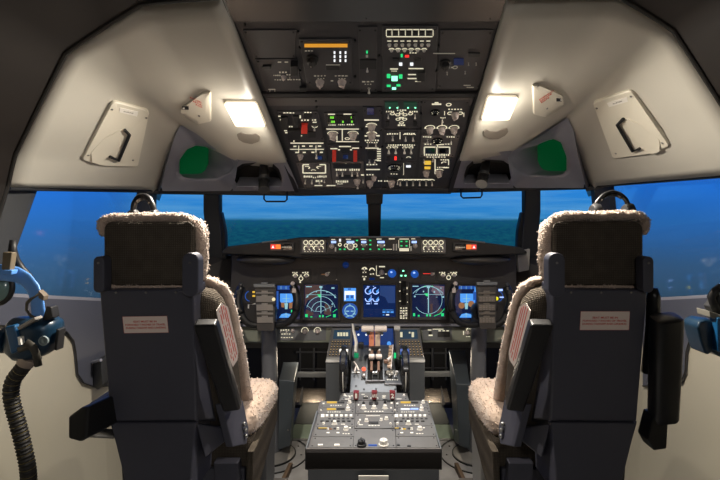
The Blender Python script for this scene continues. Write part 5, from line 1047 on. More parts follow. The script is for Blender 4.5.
# ================================================================ throttle quadrant
tq = thing('throttle_quadrant', V((0, 2.15, 0)), 'grey thrust lever quadrant with ivory handles and black trim wheels', 'throttle quadrant')
TQ = plane3(P(348, 392.5, 1.985), P(402, 392.5, 1.985), P(354, 352, 2.16))
m = MB(); q1 = [P(350, 392.5, 1.985), P(400, 392.5, 1.985)]; xw = .098
S = [V((-xw, 1.985, 0)), V((-xw, 1.985, P(0, 392.5, 1.985).z)), V((-xw, 2.10, P(0, 366, 2.10).z)), V((-xw, 2.2, P(0, 350, 2.2).z)), V((-xw, 2.30, P(0, 345, 2.3).z)), V((-xw, 2.38, P(0, 350, 2.38).z)), V((-xw, 2.38, 0))]
m.prism(S, V((2 * xw + .002, 0, 0))); obj('quadrant_body', m, 'quad', tq, bevel=.003)
QA = plane3(S[1], S[1] + V((.1, 0, 0)), S[2]); QB = plane3(S[2], S[2] + V((.1, 0, 0)), S[3])
for s in (-1, 1):
    x = -.126 if s < 0 else .137; c = V((x, 2.06, P(0, 369, 2.06).z)); m = MB()
    m.lathe(c - V((.016, 0, 0)), V((.032, 0, 0)), [(0, .3), (.075, .3), (.08, 0), (.096, 0), (.102, .2), (.102, .8), (.096, 1), (.08, 1), (.075, .7), (0, .7)], 48); w = obj('trim_wheel', m, mat('wheel_black%d' % s, (.010, .010, .011), .25, coat=.3), tq, smooth=True)
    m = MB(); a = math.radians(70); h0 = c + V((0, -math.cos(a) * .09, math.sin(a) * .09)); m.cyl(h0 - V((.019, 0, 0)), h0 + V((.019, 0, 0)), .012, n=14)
    obj('wheel_handle', m, 'white' if s < 0 else 'blue', w, smooth=True)['label'] = 'ivory fold-out handle' if s < 0 else 'fold-out handle with blue light painted on'  # right handle glows blue to imitate light falling on it
    m = MB()
    for k in range(2): a = math.radians(150 + 60 * k); m.ball(c + V((0, math.cos(a) * .1015, math.sin(a) * .1015)), .003, 6)
    m.lathe(c - V((.0165, 0, 0)), V((.033, 0, 0)), [(.060, 0), (.064, 0), (.064, 1), (.060, 1)], 32); obj('wheel_ring', m, 'post', w, smooth=True)
    m = MB(); m.tube([c + V((-s * .0, math.cos(math.radians(a_)) * .1025, math.sin(math.radians(a_)) * .1025)) for a_ in range(170, 230, 6)], .002, 5); obj('white_stripe', m, 'white', w)
# thrust levers
for i, (x0, x1, stem0, stem1, mm) in enumerate(((361.5, 373.8, 369, 374.2, 'leverorange'), (374.6, 386.8, 375, 380.3, 'levercream'))):
    m = MB(); Y = 2.16
    A = [P(stem0, 331, Y), P(stem1, 331, Y), P(stem1, 351.5, 2.13), P(stem0, 351.5, 2.13)]; m.hexa(A, [p + V((0, .035, .0)) for p in A]); l = obj('thrust_lever', m, mm, tq, bevel=.003)
    m = MB(); a, b_ = P(x0, 328.8, 2.15), P(x1, 328.8, 2.15); d = b_ - a
    m.lathe(a, d, [(0, 0), (.011, .0), (.0145, .06), (.0145, .94), (.011, 1), (0, 1)], 18); obj('handle_bar', m, 'handle', l, smooth=True)['label'] = 'ivory handle bar'
    m = MB(); m.cyl(P(x0 + 5 if i == 0 else x0 + 5.5, 333.2, 2.13), P(x0 + 8.5 if i == 0 else x0 + 8.5, 333.2, 2.13), .007, n=12); obj('go_around_button', m, 'black', l, smooth=True)
    m = MB(); r0, r1 = (368.8, 374.5) if i == 0 else (375.8, 382); a, b_ = P(r0, 356.6, 2.09), P(r1, 356.6, 2.09); m.lathe(a, b_ - a, [(0, 0), (.009, 0), (.0115, .1), (.0115, .9), (.009, 1), (0, 1)], 16); obj('reverse_handle', m, 'handle', l, smooth=True)
    m = MB(); xs = (r0 + r1) / 2; m.tube([P(xs, 349, 2.14), P(xs, 352, 2.10), P(xs, 356, 2.095)], .008, 8); obj('reverse_arm', m, 'brownhandle', l, smooth=True)
m = MB(); m.box(P(374.8, 348.8, 2.12), (.05, .02, .02)); obj('lever_base', m, 'black', tq, bevel=.002)
m = MB()
for x in (370, 379.6): m.ball(P(x, 350, 2.10), .0055, 10)
obj('lever_bolt', m, 'white', tq, smooth=True)['kind'] = 'stuff'
m = MB(); slab(m, QA, [(366.8, 360), (383.4, 360), (384, 381), (366.5, 381)], .0, .003); sl = obj('lever_slot', m, 'void', tq)
m = MB(); slab(m, QA, [(366.4, 359), (367.6, 359), (367.4, 381.5), (366.1, 381.5)], .0, .008); slab(m, QA, [(382.6, 359), (383.8, 359), (384.4, 381.5), (383.1, 381.5)], .0, .008); slab(m, QA, [(372.3, 362), (372.9, 362), (372.8, 379), (372.2, 379)], .003, .006); slab(m, QA, [(377.6, 362), (378.2, 362), (378.4, 379), (377.8, 379)], .003, .006); obj('slot_rail', m, 'quad', tq)
m = MB(); slab(m, QA, [(365.5, 381.2), (384.6, 381.2), (385, 382.6), (365.2, 382.6)], .0, .01); obj('slot_sill', m, 'module2', tq, bevel=.001)
m = MB(); slab(m, QA, rect(QA, 373.4, 374.5, 1.7, 1.8), .004, .016); slab(m, QA, rect(QA, 376.3, 374.5, 1.7, 1.8), .004, .016); obj('detent_block', m, 'white', tq)
for x in (371.5, 378.6):
    m = MB(); m.tube([P(x, 362, 2.075), P(x, 371, 2.03)], .006, 8); obj('start_lever', m, 'brownhandle', tq, smooth=True)
# speed brake lever
m = MB(); m.tube([P(352.6, 324, 2.2), P(354, 332, 2.17), P(356.4, 343, 2.13), P(355.6, 352, 2.09)], [.007, .009, .010, .009], 10, flat=.6); l = obj('speedbrake_lever', m, 'white', tq, smooth='all')
m = MB(); m.box(P(361, 345.2, 2.1), (.024, .03, .024)); obj('lever_knob', m, 'black', tq, bevel=.004)
m = MB(); m.box(P(357, 328, 2.18), (.022, .03, .018)); obj('lever_knob', m, 'black', tq, bevel=.003)
m = MB(); slab(m, QB, rect(QB, 356.3, 356, 4.2, 4.2), .0, .006); obj('indicator_light', m, mat('green_tab', (.02, .28, .12), .4, emit=(0, .5, .2), es=.25), tq)
m = MB(); slab(m, QB, rect(QB, 395, 356, 2, 4.6), .0, .006); obj('indicator_light', m, 'green', tq)
m = MB(); m.ball(P(363.8, 369, 2.07), .0095, 12, sc=(1, .5, 1)); obj('warning_light', m, glow('hot_red', (1, .12, .05), 1.6), tq, smooth=True)
m = MB(); slab(m, QA, rect(QA, 364, 377, 5.6, 5), .0, .006); obj('switch_block', m, 'black', tq, bevel=.001)
m = MB(); m.lathe(QA.hit(364, 377) + QA.n * .006, QA.n * .01, [(0, 0), (.007, 0), (.005, 1), (0, 1)], 14); obj('rotary_knob', m, 'knob', tq, smooth=True)
m = MB(); m.tube([P(354, 362, 2.09), P(357, 366, 2.07), P(359, 370.5, 2.05)], .0035, 8); m.tube([P(356, 366.5, 2.07), P(354.5, 371.5, 2.05)], .003, 8); obj('parking_brake_lever', m, 'handle', tq, smooth=True)
m = MB(); slab(m, QA, rect(QA, 356, 372.8, 8, 1.2), .0, .004); obj('label_strip', m, 'white', tq)
# flap lever
m = MB()
for i in range(7): m.box(P(389.6 + .25 * i - .6, 366.5 - 3.3 * i, 2.05 + .018 * i), (.015, .018, .010))
obj('flap_detent', m, 'levercream', tq, bevel=.002)['kind'] = 'stuff'
m = MB(); m.tube([P(390.8, 369, 2.04), P(393, 345, 2.16)], .003, 6); m.tube([P(387.6, 360, 2.06), P(391, 357, 2.07)], .006, 8); obj('flap_lever', m, 'handle', tq, smooth=True)
m = MB(); m.box(P(386, 361.5, 2.06), (.02, .02, .015)); obj('flap_handle', m, 'brownhandle', tq, bevel=.004)
pz = module(tq, 'stabilizer_trim_panel', QA, [(384.5, 371), (400, 371), (401, 384), (384.5, 384)], [('W', 388, 373.5, 1.7), ('W', 392, 374, 1.5), ('W', 396.6, 373.5, 1.7), ('T', 389.5, 377, 1.1), ('T', 395.5, 377, 1.1), ('S', 392.5, 380.5, 12, 1.2, 5), ('S', 392, 371.8, 12, .8, 4)], h=.005, m='black', screws=False, legmat='legdim')
m = MB(); slab(m, QA, [(384.3, 384), (401.3, 384), (401.3, 385.2), (384.3, 385.2)], .0, .006); obj('panel_sill', m, 'module2', tq)
for x, y in ((364, 389.3), (376, 389), (395, 389.3), (356, 386)):
    m = MB(); m.lathe(QA.hit(x, y), QA.n * .0015, [(0, 0), (.005, 0), (.0045, 1), (0, 1)], 12); obj('screw', m, 'black', tq, smooth=True)

# ================================================================ centre pedestal
pd = thing('centre_pedestal', V((0, 1.7, 0)), 'grey centre pedestal packed with radio panels between the two seats', 'pedestal')
PZ = P(373, 450, 1.5).z; PT = Plane((0, 1.6, PZ), (0, 0, 1), up=(0, 1, 0))
def Q(px, py, h=0): return PT.hit(px, py) + V((0, 0, h))
nl, nr = Q(305, 450), Q(442, 450)
m = MB(); xl, xr = nl.x, nr.x; y0 = nl.y; y1 = Q(318, 400).y
m.box(((xl + xr) / 2, (y0 + y1) / 2, PZ - .035), (xr - xl, y1 - y0, .058)); 
m2 = MB(); t_ = .006; zb, zt = PZ - .062, PZ + .004
obj('tray', m, 'pedblack', pd, bevel=.002)
m = MB(); m.box(((xl + xr) / 2, y0 + t_ / 2, (zb + zt) / 2), (xr - xl, t_, zt - zb)); obj('aft_rim', m, 'pedblack', pd, bevel=.0015)
for x in (xl + t_ / 2, xr - t_ / 2):
    ym = y0 + (y1 - y0) * .72
    m = MB(); m.box((x, (y0 + ym) / 2, (zb + zt) / 2), (t_, ym - y0, zt - zb)); obj('side_rim', m, 'quad', pd, bevel=.0015)
m = MB(); m.box(((xl + xr) / 2, (y0 + y1) / 2 + .01, (PZ - .064) / 2), (xr - xl - .012, y1 - y0 - .02, PZ - .064)); obj('pedestal_base', m, 'quad', pd, bevel=.003)
xf0, xf1 = Q(340, 395).x, Q(408, 395).x
m = MB(); m.box(((xf0 + xf1) / 2, (y1 + 1.985) / 2, PZ / 2 - .002), (xf1 - xf0, 1.985 - y1 + .004, PZ - .004)); obj('front_block', m, 'ped', pd, bevel=.003)
def pmod(name, px, items, m='ped', h=.004, label=None, leg='legdim'): return module(pd, name, PT, px, items, h=h, m=m, label=label, legmat=leg)
M['pedmark'] = mat('pedestal_print', (.78, .75, .68), .5, emit=(1, .9, .7), es=.15)
def radio(s):
    Lx = (lambda x: x) if s < 0 else (lambda x: x + 73.8)
    hi = 'yellow'
    e = 0 if s < 0 else 1
    c = lambda pts: pts
    pmod('radio_panel', [(321, 402), (355.6, 402), (355.2, 408.6), (319.8, 408.6)] if s < 0 else [(394.5, 401.5), (428, 401.5), (429.6, 408.2), (395, 408.2)],
         [('D', Lx(331.8), 403.6, 10, 1.3, 'yellow', 'digit_window'), ('B', Lx(341), 403.8, 7, 1.3, .003), ('W', Lx(349.5), 403.8, 1.9), ('L', Lx(323.5), 404.5, 2, 1.2), ('W', Lx(347.5), 407, 1.2), ('S', Lx(336), 406.5, 12, .7, 5)], leg='pedmark')
    pmod('radio_panel', [(319.6, 409), (355.2, 409), (355, 414.2), (318.4, 414.2)] if s < 0 else [(395, 408.6), (429.8, 408.6), (431, 413.8), (395.2, 413.8)],
         [('D', Lx(331.4), 410.4, 9, 1.2, 'yellow' if s < 0 else 'whitel', 'digit_window'), ('D', Lx(340.6), 410.2, 8, 1.1, 'black' if s < 0 else 'bluew', 'digit_window'), ('W', Lx(348), 411, 2.3), ('W', Lx(321), 411.8, 1), ('S', Lx(334), 413.2, 14, .6, 6)], leg='pedmark')
    pmod('audio_panel', [(318.2, 414.6), (355, 414.6), (354.4, 427), (315.6, 427)] if s < 0 else [(395.2, 414.2), (431.2, 414.2), (433.8, 426.6), (395.6, 426.6)],
         [('B', Lx(322.6), 417.2, 3.6, 3, .003, 'white'), *[('D', Lx(327 + 4.8 * i), 417, 2.5, 2.1, 'white', 'push_button') for i in range(6)], *[('B', Lx(329.5 + 4.6 * i), 419.9, 2.6, 1, .002) for i in range(6)], *[('B', Lx(322 + 5.4 * i), 422.6, 3.4, 1, .003) for i in range(6)],
          ('W', Lx(334.6), 424.6, 2.2), ('W', Lx(323.6), 425, 1.4), ('L', Lx(343), 425.5, 4, .6), ('A', Lx(334.6), 424.8, 3.2, 200, 340, .5)], leg='pedmark')
    pmod('transponder_panel', [(315.4, 427.4), (354.4, 427.4), (353.8, 437.4), (313.2, 437.4)] if s < 0 else [(395.6, 427), (433.9, 427), (436, 437), (396, 437)],
         [('B', Lx(324), 429.8, 14, 1.4, .002, 'black'), ('D', Lx(323), 429.7, 9 if s < 0 else 4, .7, 'yellow', 'digit_window'), ('D', Lx(330), 430.4, 4, .7, 'yellow' if s > 0 else 'brownl', 'digit_window'), ('B', Lx(335.5), 429.8, 4, 1.4, .002), ('W', Lx(328), 430.6, 1.2), ('W', Lx(337.8), 430.4, 1.4), ('W', Lx(346), 430.8, 2.6), ('L', Lx(328), 434, 3, 1), ('L', Lx(338), 434, 3, 1), ('S', Lx(346), 435, 8, .7, 3), ('L', Lx(350), 429, 2, .8)], leg='pedmark')
    pmod('blank_panel', [(313, 438), (353.6, 438), (352.8, 448.6), (309.6, 448.6)] if s < 0 else [(396, 437.6), (436.2, 437.6), (439, 448.6), (396.4, 448.6)],
         [('D', Lx(320.4), 446.6, 5, 1.6, 'white', 'push_button'), ('D', Lx(337), 446.6, 5, 1.6, 'white', 'push_button')] if s < 0 else [('B', 409, 447.6, 4, 1.2, .003), ('B', 398.4, 446.6, 3, 1.2, .003)], leg='pedmark')
radio(-1); radio(1)
pmod('fire_handle_panel', [(342, 393.8), (407, 393.8), (409, 401), (340.5, 401)], [('S', 349, 397, 8, .8, 3), ('A', 366, 397.6, 1.6, 0, 360, .5), ('A', 384, 397, 1.8, 0, 360, .5), ('W', 350, 399.4, 1.4), ('W', 371, 399.6, .9), ('W', 377.5, 399.4, .9), ('W', 384, 398.8, 1.5), ('B', 365.5, 399.2, 5, 1.4, .003), ('B', 385, 401, 5, 1, .003), ('W', 344.6, 396.3, 1.2), ('W', 404, 396.6, 1.2), ('L', 363, 395.5, 3, .5), ('L', 347, 400.2, 4, .6), ('L', 399, 400, 5, .5)], leg='pedmark')
pmod('cargo_fire_panel', [(356, 401.6), (394, 401.6), (394.6, 413.8), (355.6, 413.8)], [('W', 363.6, 409, 2.3), ('W', 374, 409.4, 2.3), ('W', 385, 408.7, 2.3), ('N', 363.6, 404.6, 1.4), ('B', 371, 404.6, 3.6, 2.4, .004), ('B', 376.5, 404.6, 3.6, 2.4, .004), ('N', 385, 404, 1.4), ('B', 389, 402.6, 4, 1.4, .003), ('S', 374, 412.6, 20, .7, 7), ('L', 358.5, 406, 1.4, 1.4), ('L', 391, 409, 1.4, 1.4), ('L', 391.6, 404, 2, 1.6), *[('A', x, 409, 3.2, 200, 340, .5) for x in (363.6, 374, 385)]], leg='pedmark')
pmod('weather_radar_panel', [(355.4, 414.6), (394.8, 414.6), (395.2, 429), (354.4, 429)], [('W', 366.4, 422.4, 2.1), ('D', 373.6, 424.2, 9, 1.3, 'yellow', 'digit_window'), ('W', 381.2, 421.4, 1.7), ('W', 386.4, 420.4, 2.0), ('L', 360, 421, 1.6, 1.4), ('L', 361, 426, 4, .6), ('W', 358.6, 424.6, 1.3), ('B', 373.6, 424.2, 10, 2, .003), ('S', 374, 426.8, 12, .7, 4), ('L', 373, 417, 14, .4), ('W', 390.5, 425, 1.1)], leg='pedmark')
mb_ = pmod('printer_cover_panel', [(354.2, 430), (395.2, 430), (396, 448.6), (353.2, 448.6)], [('N', 361.6, 446.8, 4.4, .2), ('D', 372.6, 446.8, 8.6, 1.3, 'blue', 'blue_strip'), ('W', 383.6, 446.2, 4.6)], leg='pedmark')
for i, (x, ch) in enumerate(((356.2, '1'), (374.3, 'APU'), (392.3, '2'))):
    b0 = Q(x, 401.5); s_ = 1.86 / F; tp = P(x, 392.6, b0.y); m = MB()
    m.box((b0.x, b0.y, (b0.z + tp.z - .012) / 2 + .0), (.013, .016, tp.z - b0.z - .006)); l = obj('fire_handle', m, 'black', pd, bevel=.002)
    m = MB(); m.hexa([V((b0.x - .0095, b0.y - .013, tp.z - .024)), V((b0.x + .0095, b0.y - .013, tp.z - .024)), V((b0.x + .0095, b0.y + .013, tp.z - .024)), V((b0.x - .0095, b0.y + .013, tp.z - .024))],
                   [V((b0.x - .0115, b0.y - .013, tp.z + .006)), V((b0.x + .0115, b0.y - .013, tp.z + .006)), V((b0.x + .0115, b0.y + .013, tp.z + .006)), V((b0.x - .0115, b0.y + .013, tp.z + .006))]); obj('handle_grip', m, 'redhandle', l, bevel=.002)['label'] = 'red grip with white lettering'
    m = MB(); text_mb(m, ch, V((b0.x, b0.y - .0132, tp.z - .0085)), V((1, 0, 0)), V((0, 0, 1)), V((0, -1, 0)), .019 if i != 1 else .013, .013 if i == 2 else .009 if i == 0 else .019, thick=.001, bold=.03); obj('lettering', m, 'white', l, remove_doubles=False)
    for dx in (-6, 6):
        pass
# white card tucked at the aft end of the base
m = MB(); c = P(373.5, 479, y0 - .004); m.box((c.x, y0 - .002, c.z - .02), (.096, .004, .06)); cobj = obj('card', m, 'white', None, bevel=.001); tag(cobj, 'blank white card on the aft face of the pedestal base', 'card')
# ================================================================ sheepskin
def fleece(name, mb, parent, edge=.009, amp=.006, tufts=3200, tl=.010, keep=None):
    c = sum(mb.v, V((0, 0, 0))) / len(mb.v); me = mb.mesh(name, c); bm = bmesh.new(); bm.from_mesh(me)
    bmesh.ops.remove_doubles(bm, verts=bm.verts, dist=1e-5); bmesh.ops.recalc_face_normals(bm, faces=bm.faces)
    for _ in range(4):
        L = [e for e in bm.edges if e.calc_length() > edge]
        if not L: break
        bmesh.ops.subdivide_edges(bm, edges=L, cuts=1, use_grid_fill=True)
    bmesh.ops.triangulate(bm, faces=[f for f in bm.faces if len(f.verts) > 4])
    for _ in range(2): bmesh.ops.smooth_vert(bm, verts=bm.verts, factor=.5, use_axis_x=True, use_axis_y=True, use_axis_z=True)
    bm.normal_update()
    for v in bm.verts:
        p = v.co + c; k = noise.noise(p * 55) * .6 + noise.noise(p * 120) * .5 + noise.noise(p * 22) * .5
        v.co += v.normal * amp * (k + .2)
    bm.normal_update()
    fs = list(bm.faces); ar = [f.calc_area() for f in fs]; pick = random.choices(fs, ar, k=tufts)
    info = [(f.calc_center_median() + V([random.uniform(-.4, .4) * edge for _ in range(3)]), f.normal.copy()) for f in pick]
    for p, n in info:
        w = noise.noise_vector((p + c) * 45) * 1.1 + V([random.uniform(-.5, .5) for _ in range(3)])
        d = (n + w * .8).normalized(); L = tl * random.uniform(.45, 1.1); a = d.orthogonal().normalized(); b2 = d.cross(a); r = .0022
        d2 = (d + V([random.uniform(-.7, .7) for _ in range(3)])).normalized(); q = []
        for k in range(3): t = 2.094 * k; q.append(bm.verts.new(p - n * .002 + (a * math.cos(t) + b2 * math.sin(t)) * r))
        mid = [bm.verts.new(v.co + d * L * .6) for v in q]; tip = bm.verts.new(p + d * L * .6 + d2 * L * .5)
        for k in range(3):
            bm.faces.new((q[k], q[(k + 1) % 3], mid[(k + 1) % 3], mid[k])); bm.faces.new((mid[k], mid[(k + 1) % 3], tip))
    bm.to_mesh(me); bm.free(); me.materials.append(M['wool'])
    for p in me.polygons: p.use_smooth = True
    o = bpy.data.objects.new(name, me); put(o, parent, c); return o

def rrect3(c, ux, uy, w, h, r, n=5):
    """rounded rectangle ring about c in the plane (ux, uy)"""
    out = []
    for cx, cy, a0 in ((w / 2 - r, h / 2 - r, 0), (-w / 2 + r, h / 2 - r, 90), (-w / 2 + r, -h / 2 + r, 180), (w / 2 - r, -h / 2 + r, 270)):
        for i in range(n + 1):
            a = math.radians(a0 + 90 * i / n); out.append(c + ux * (cx + r * math.cos(a)) + uy * (cy + r * math.sin(a)))
    return out

# ================================================================ pilot seats
def seat(s):
    q = (lambda x: x) if s < 0 else (lambda x: 747 - x)
    X = lambda x: x if s < 0 else -x           # metres, mirrored about the aisle
    dx = 0
    PX = lambda px, py, Y: P(q(px), py, Y)
    sd = 'left' if s < 0 else 'right'
    base = V((X(-.56), 1.5, 0))
    t = thing('pilot_seat', base, 'grey pilot seat with sheepskin cover on the left side, outboard armrest lowered' if s < 0 else 'grey pilot seat with sheepskin cover on the right side, both armrests folded upright', 'seat', None)
    # back shell
    m = MB(); A = [PX(99, 290.5, 1.15), PX(193.5, 289.5, 1.15), PX(196.5, 421, 1.24), PX(110, 422, 1.24)]
    f = [V((0, .085, .012)), V((0, .085, .012)), V((0, .09, .0)), V((0, .09, 0))]
    m.hexa(A, [p + d for p, d in zip(A, f)]); sh = obj('back_shell', m, 'seatgrey', t, bevel=.006, seg=3)
    SH = plane3(A[0], A[1], A[3])
    # pressed flange on the aisle side of the shell
    m = MB(); B = [PX(194, 292, 1.155), PX(209, 300, 1.27), PX(222, 421, 1.37), PX(197, 421, 1.243)]
    o2 = V((X(-.012), 0, 0)); m.hexa(B, [p + o2 for p in B]); obj('shell_side', m, 'seatgrey', t, bevel=.004)
    m = MB()
    for x in (116, 146, 176): m.lathe(PX(x, 292.4, 1.15), SH.n * .002, [(0, 0), (.003, 0), (.0025, 1), (0, 1)], 10)
    obj('rivet', m, 'screw', t, smooth=True)['kind'] = 'stuff'
    # placard
    pc = [(122.6, 316.5), (167.2, 315.8), (168.7, 332.3), (124.4, 333)] if s < 0 else [(580.5, 311.2), (629.6, 311.2), (628.6, 329.8), (579.6, 329.8)]
    m = MB(); slab(m, SH, pc, .0003, .0012); pk = obj('placard', m, 'paper', t); pk['label'] = 'cream placard with three lines of red lettering'
    m = MB(); L0 = SH.hit(*pc[0]); R0 = SH.hit(*pc[1]); B0 = SH.hit(*pc[3]); u = (R0 - L0).normalized(); v = -(B0 - L0); v = (v - u * v.dot(u)).normalized(); ctr = (R0 + B0) / 2; w = (R0 - L0).length
    for k, (tx, ww) in enumerate((('SEAT MUST BE IN', .52), ('FORWARD 7 INCHES OF TRAVEL', .9), ('DURING TAKEOFF AND LANDING', .9))):
        text_mb(m, tx, ctr + v * .0085 * (1 - k), u, v, SH.n, .0052, w * ww, h0=.0012, thick=.0004, bold=.015)
    obj('lettering', m, 'redink', pk, remove_doubles=False)
    m = MB()
    for k in range(2): text_mb(m, 'SEAT MUST BE IN', V((0, 0, 0)), u, v, SH.n, .001) if False else None
    e = [(pc[0], pc[1]), (pc[1], pc[2]), (pc[2], pc[3]), (pc[3], pc[0])]
    for a, b_ in e: ribbon(m, SH, [a, b_], .0006, .0012, .0014)
    obj('placard_border', m, 'redink', pk, remove_doubles=False)
    # lower housing
    m = MB(); A = [PX(110, 423, 1.235), PX(196, 422.5, 1.235), PX(190, 500, 1.20), PX(129, 500, 1.20)]; B = [p + V((0, .16, 0)) for p in A]
    m.hexa(A, B); obj('lower_housing', m, 'seatgrey', t, bevel=.005)
    m = MB(); m.hexa([PX(196, 423, 1.245), PX(226, 428, 1.30), PX(227, 440, 1.30), PX(205, 458, 1.245)], [PX(196, 423, 1.38), PX(222, 425, 1.42), PX(222, 438, 1.42), PX(205, 450, 1.38)]); obj('recline_housing', m, 'seatgrey', t, bevel=.005)
    m = MB(); m.hexa([PX(109, 421, 1.25), PX(124, 424, 1.24), PX(136, 458, 1.24), PX(116, 446, 1.26)], [p + V((0, .12, 0)) for p in (PX(109, 421, 1.25), PX(124, 424, 1.24), PX(136, 458, 1.24), PX(116, 446, 1.26))]); obj('recline_housing', m, 'seatgrey', t, bevel=.005)
    m = MB(); m.hexa([PX(121, 456, 1.27), PX(131, 463, 1.27), PX(131, 500, 1.27), PX(124, 500, 1.27)], [PX(121, 456, 1.36), PX(131, 463, 1.36), PX(131, 500, 1.36), PX(124, 500, 1.36)]); obj('side_bracket', m, 'post', t, bevel=.003)
    # seat frame box, legs and floor rails
    m = MB(); zt = .47
    m.box((X(-.56), 1.56, .40), (.36, .34, .13)); obj('seat_frame', m, 'seatgrey', t, bevel=.006)
    m = MB(); A = [PX(213, 463, 1.37), PX(238, 463, 1.37), PX(246, 540, 1.37), PX(220, 540, 1.37)]; m.hexa(A, [p + V((0, .2, .01)) for p in A]); obj('adjuster_box', m, 'seatgrey', t, bevel=.004)
    for x in (-.72, -.42):
        m = MB(); m.hexa([V((X(x - .025), 1.44, 0.03)), V((X(x + .025), 1.44, .03)), V((X(x + .025), 1.44, .35)), V((X(x - .025), 1.44, .35))], [V((X(x - .025), 1.70, 0.03)), V((X(x + .025), 1.70, .03)), V((X(x + .025), 1.66, .35)), V((X(x - .025), 1.66, .35))])
        obj('leg', m, mat('pale_casting%s%d' % (sd, x * 100), (.26, .25, .24), .45, .3), t, bevel=.006)
        m = MB(); m.box((X(x), 1.60, .015), (.06, .7, .03)); obj('foot_rail', m, 'metal', t, bevel=.004)
    m = MB(); A = [PX(251, 436, 1.60), PX(267, 440, 1.60), PX(266, 500, 1.60), PX(252, 500, 1.60)]; m.hexa(A, [p + V((0, .14, 0)) for p in A]); obj('side_casting', m, mat('side_cast' + sd, (.10, .10, .105) if s < 0 else (.34, .33, .32), .45, .2), t, bevel=.004)
    # back cushion: woven core, closely following the shell, leaning with it
    up = (PX(193, 290, 1.36) - PX(215, 400, 1.5)).normalized()
    rings = []
    zc = [(.585, 1.43, .29, .13), (.64, 1.405, .315, .145), (.80, 1.345, .325, .14), (.93, 1.29, .312, .135), (.985, 1.262, .30, .12), (1.012, 1.25, .265, .095), (1.028, 1.24, .20, .05)]
    for z, y, w_, dd in zc: rings.append(rrect3(V((X(-.5585), y, z)), V((1, 0, 0)), V((0, 1, 0)), w_, dd, min(dd * .38, .045)))
    m = MB(); m.loft(rings); obj('back_cushion', m, 'weave', t, smooth='all')
    # wrapped collar over the cushion top
    # sheepskin facing on the back cushion
    rings = []
    for z, y, w_, dd in [(.60, 1.525, .29, .03), (.63, 1.512, .342, .045), (.80, 1.445, .332, .045), (.93, 1.385, .315, .045), (.985, 1.352, .305, .05), (1.018, 1.315, .29, .07), (1.04, 1.285, .25, .06), (1.046, 1.27, .2, .03)]:
        rings.append(rrect3(V((X(-.559), y, z)), V((1, 0, 0)), V((0, 1, 0)), w_, dd, dd * .45))
    m = MB(); m.loft(rings); fleece('sheepskin_back', m, t, tufts=4500, amp=.003, tl=.0032)
    # red-lettered side label on the cushion
    LA = [PX(221, 303, 1.20), PX(229, 309, 1.30), PX(238, 356, 1.36), PX(232.5, 367, 1.36), PX(224, 346, 1.28), PX(216, 312, 1.19)]
    lab = plane3(V((X(-.3945), 1.2, 1)), V((X(-.3945), 1.3, 1)), V((X(-.3945), 1.2, .8)))
    if lab.n.dot(CAMP - lab.o) < 0: lab.n = -lab.n
    m = MB(); pp = [(216, 311), (221, 303), (227.5, 307), (238, 352), (237, 360), (232.5, 367), (223, 345)]; pp = [(q(a), b_) for a, b_ in pp]
    slab(m, lab, pp, .000, .0012); lo = obj('side_label', m, mat('label_white_' + sd, (.62, .53, .48), .5), t); lo['label'] = 'cream strip with rows of red lettering'
    m = MB(); rows = [((220.8, 307), (233.4, 361)), ((222.9, 306.5), (235.2, 358)), ((218.8, 309), (231.2, 359)), ((225, 308), (236.4, 355))]
    for a, b_ in rows:
        n_ = 26
        for i in range(n_):
            if random.random() < .12: continue
            x = a[0] + (b_[0] - a[0]) * i / n_; y = a[1] + (b_[1] - a[1]) * i / n_; x2 = a[0] + (b_[0] - a[0]) * (i + .62) / n_; y2 = a[1] + (b_[1] - a[1]) * (i + .62) / n_
            ribbon(m, lab, [(q(x), y), (q(x2), y2)], .0046, .0012, .0016)
    obj('lettering', m, 'redink', lo, remove_doubles=False)
    # seat pan cushion
    rings = []
    for y, zc_, w_, hh in [(1.40, .58, .36, .04), (1.43, .582, .41, .075), (1.52, .582, .43, .085), (1.66, .582, .43, .09), (1.72, .572, .415, .095), (1.75, .56, .37, .06)]:
        rings.append(rrect3(V((X(-.558), y, zc_)), V((1, 0, 0)), V((0, 0, 1)), w_, hh, hh * .42))
    m = MB(); m.loft(rings); fleece('sheepskin_seat', m, t, tufts=6000, amp=.004, tl=.004)
    m = MB(); m.box((X(-.56), 1.56, .50), (.40, .32, .09)); obj('seat_cushion', m, 'weave', t, bevel=.02, seg=3)
    # hanging woven side of the seat cover
    m = MB(); A = [V((X(-.345), 1.36, .53)), V((X(-.345), 1.70, .55)), V((X(-.35), 1.72, .47)), V((X(-.352), 1.60, .43)), V((X(-.356), 1.47, .37)), V((X(-.356), 1.38, .38))]
    m.prism(A, V((X(-.02), 0, 0))); obj('cover_skirt', m, 'weave', t, bevel=.004)
    # head rest: woven back and sheepskin rim
    c0 = PX(148, 255, 1.17)
    m = MB(); R0 = []
    hx0, hx1 = PX(104, 0, 1.17).x, PX(194, 0, 1.17).x; zt, zb = P(0, 221.5, 1.17).z, P(0, 286, 1.17).z
    for y, g in ((1.165, .012), (1.172, 0), (1.235, 0), (1.24, .01)): R0.append(rrect3(V(((hx0 + hx1) / 2, y, (zt + zb) / 2)), V((1, 0, 0)), V((0, 0, 1)), abs(hx1 - hx0) - g, zt - zb - g, .022))
    m.loft(R0); obj('headrest_pad', m, 'weave', t, smooth=True)
    m = MB(); path = [(106, 236), (104.5, 225), (108, 220.5), (118, 219), (150, 218.3), (180, 218.6), (190, 221), (197, 228), (201, 240), (201.5, 258), (200.5, 272), (197, 281)]
    if s > 0: path = [(x, y - (1.5 if y < 232 else 0) - (0 if x > 120 else 1.5)) for x, y in path]
    pts = []
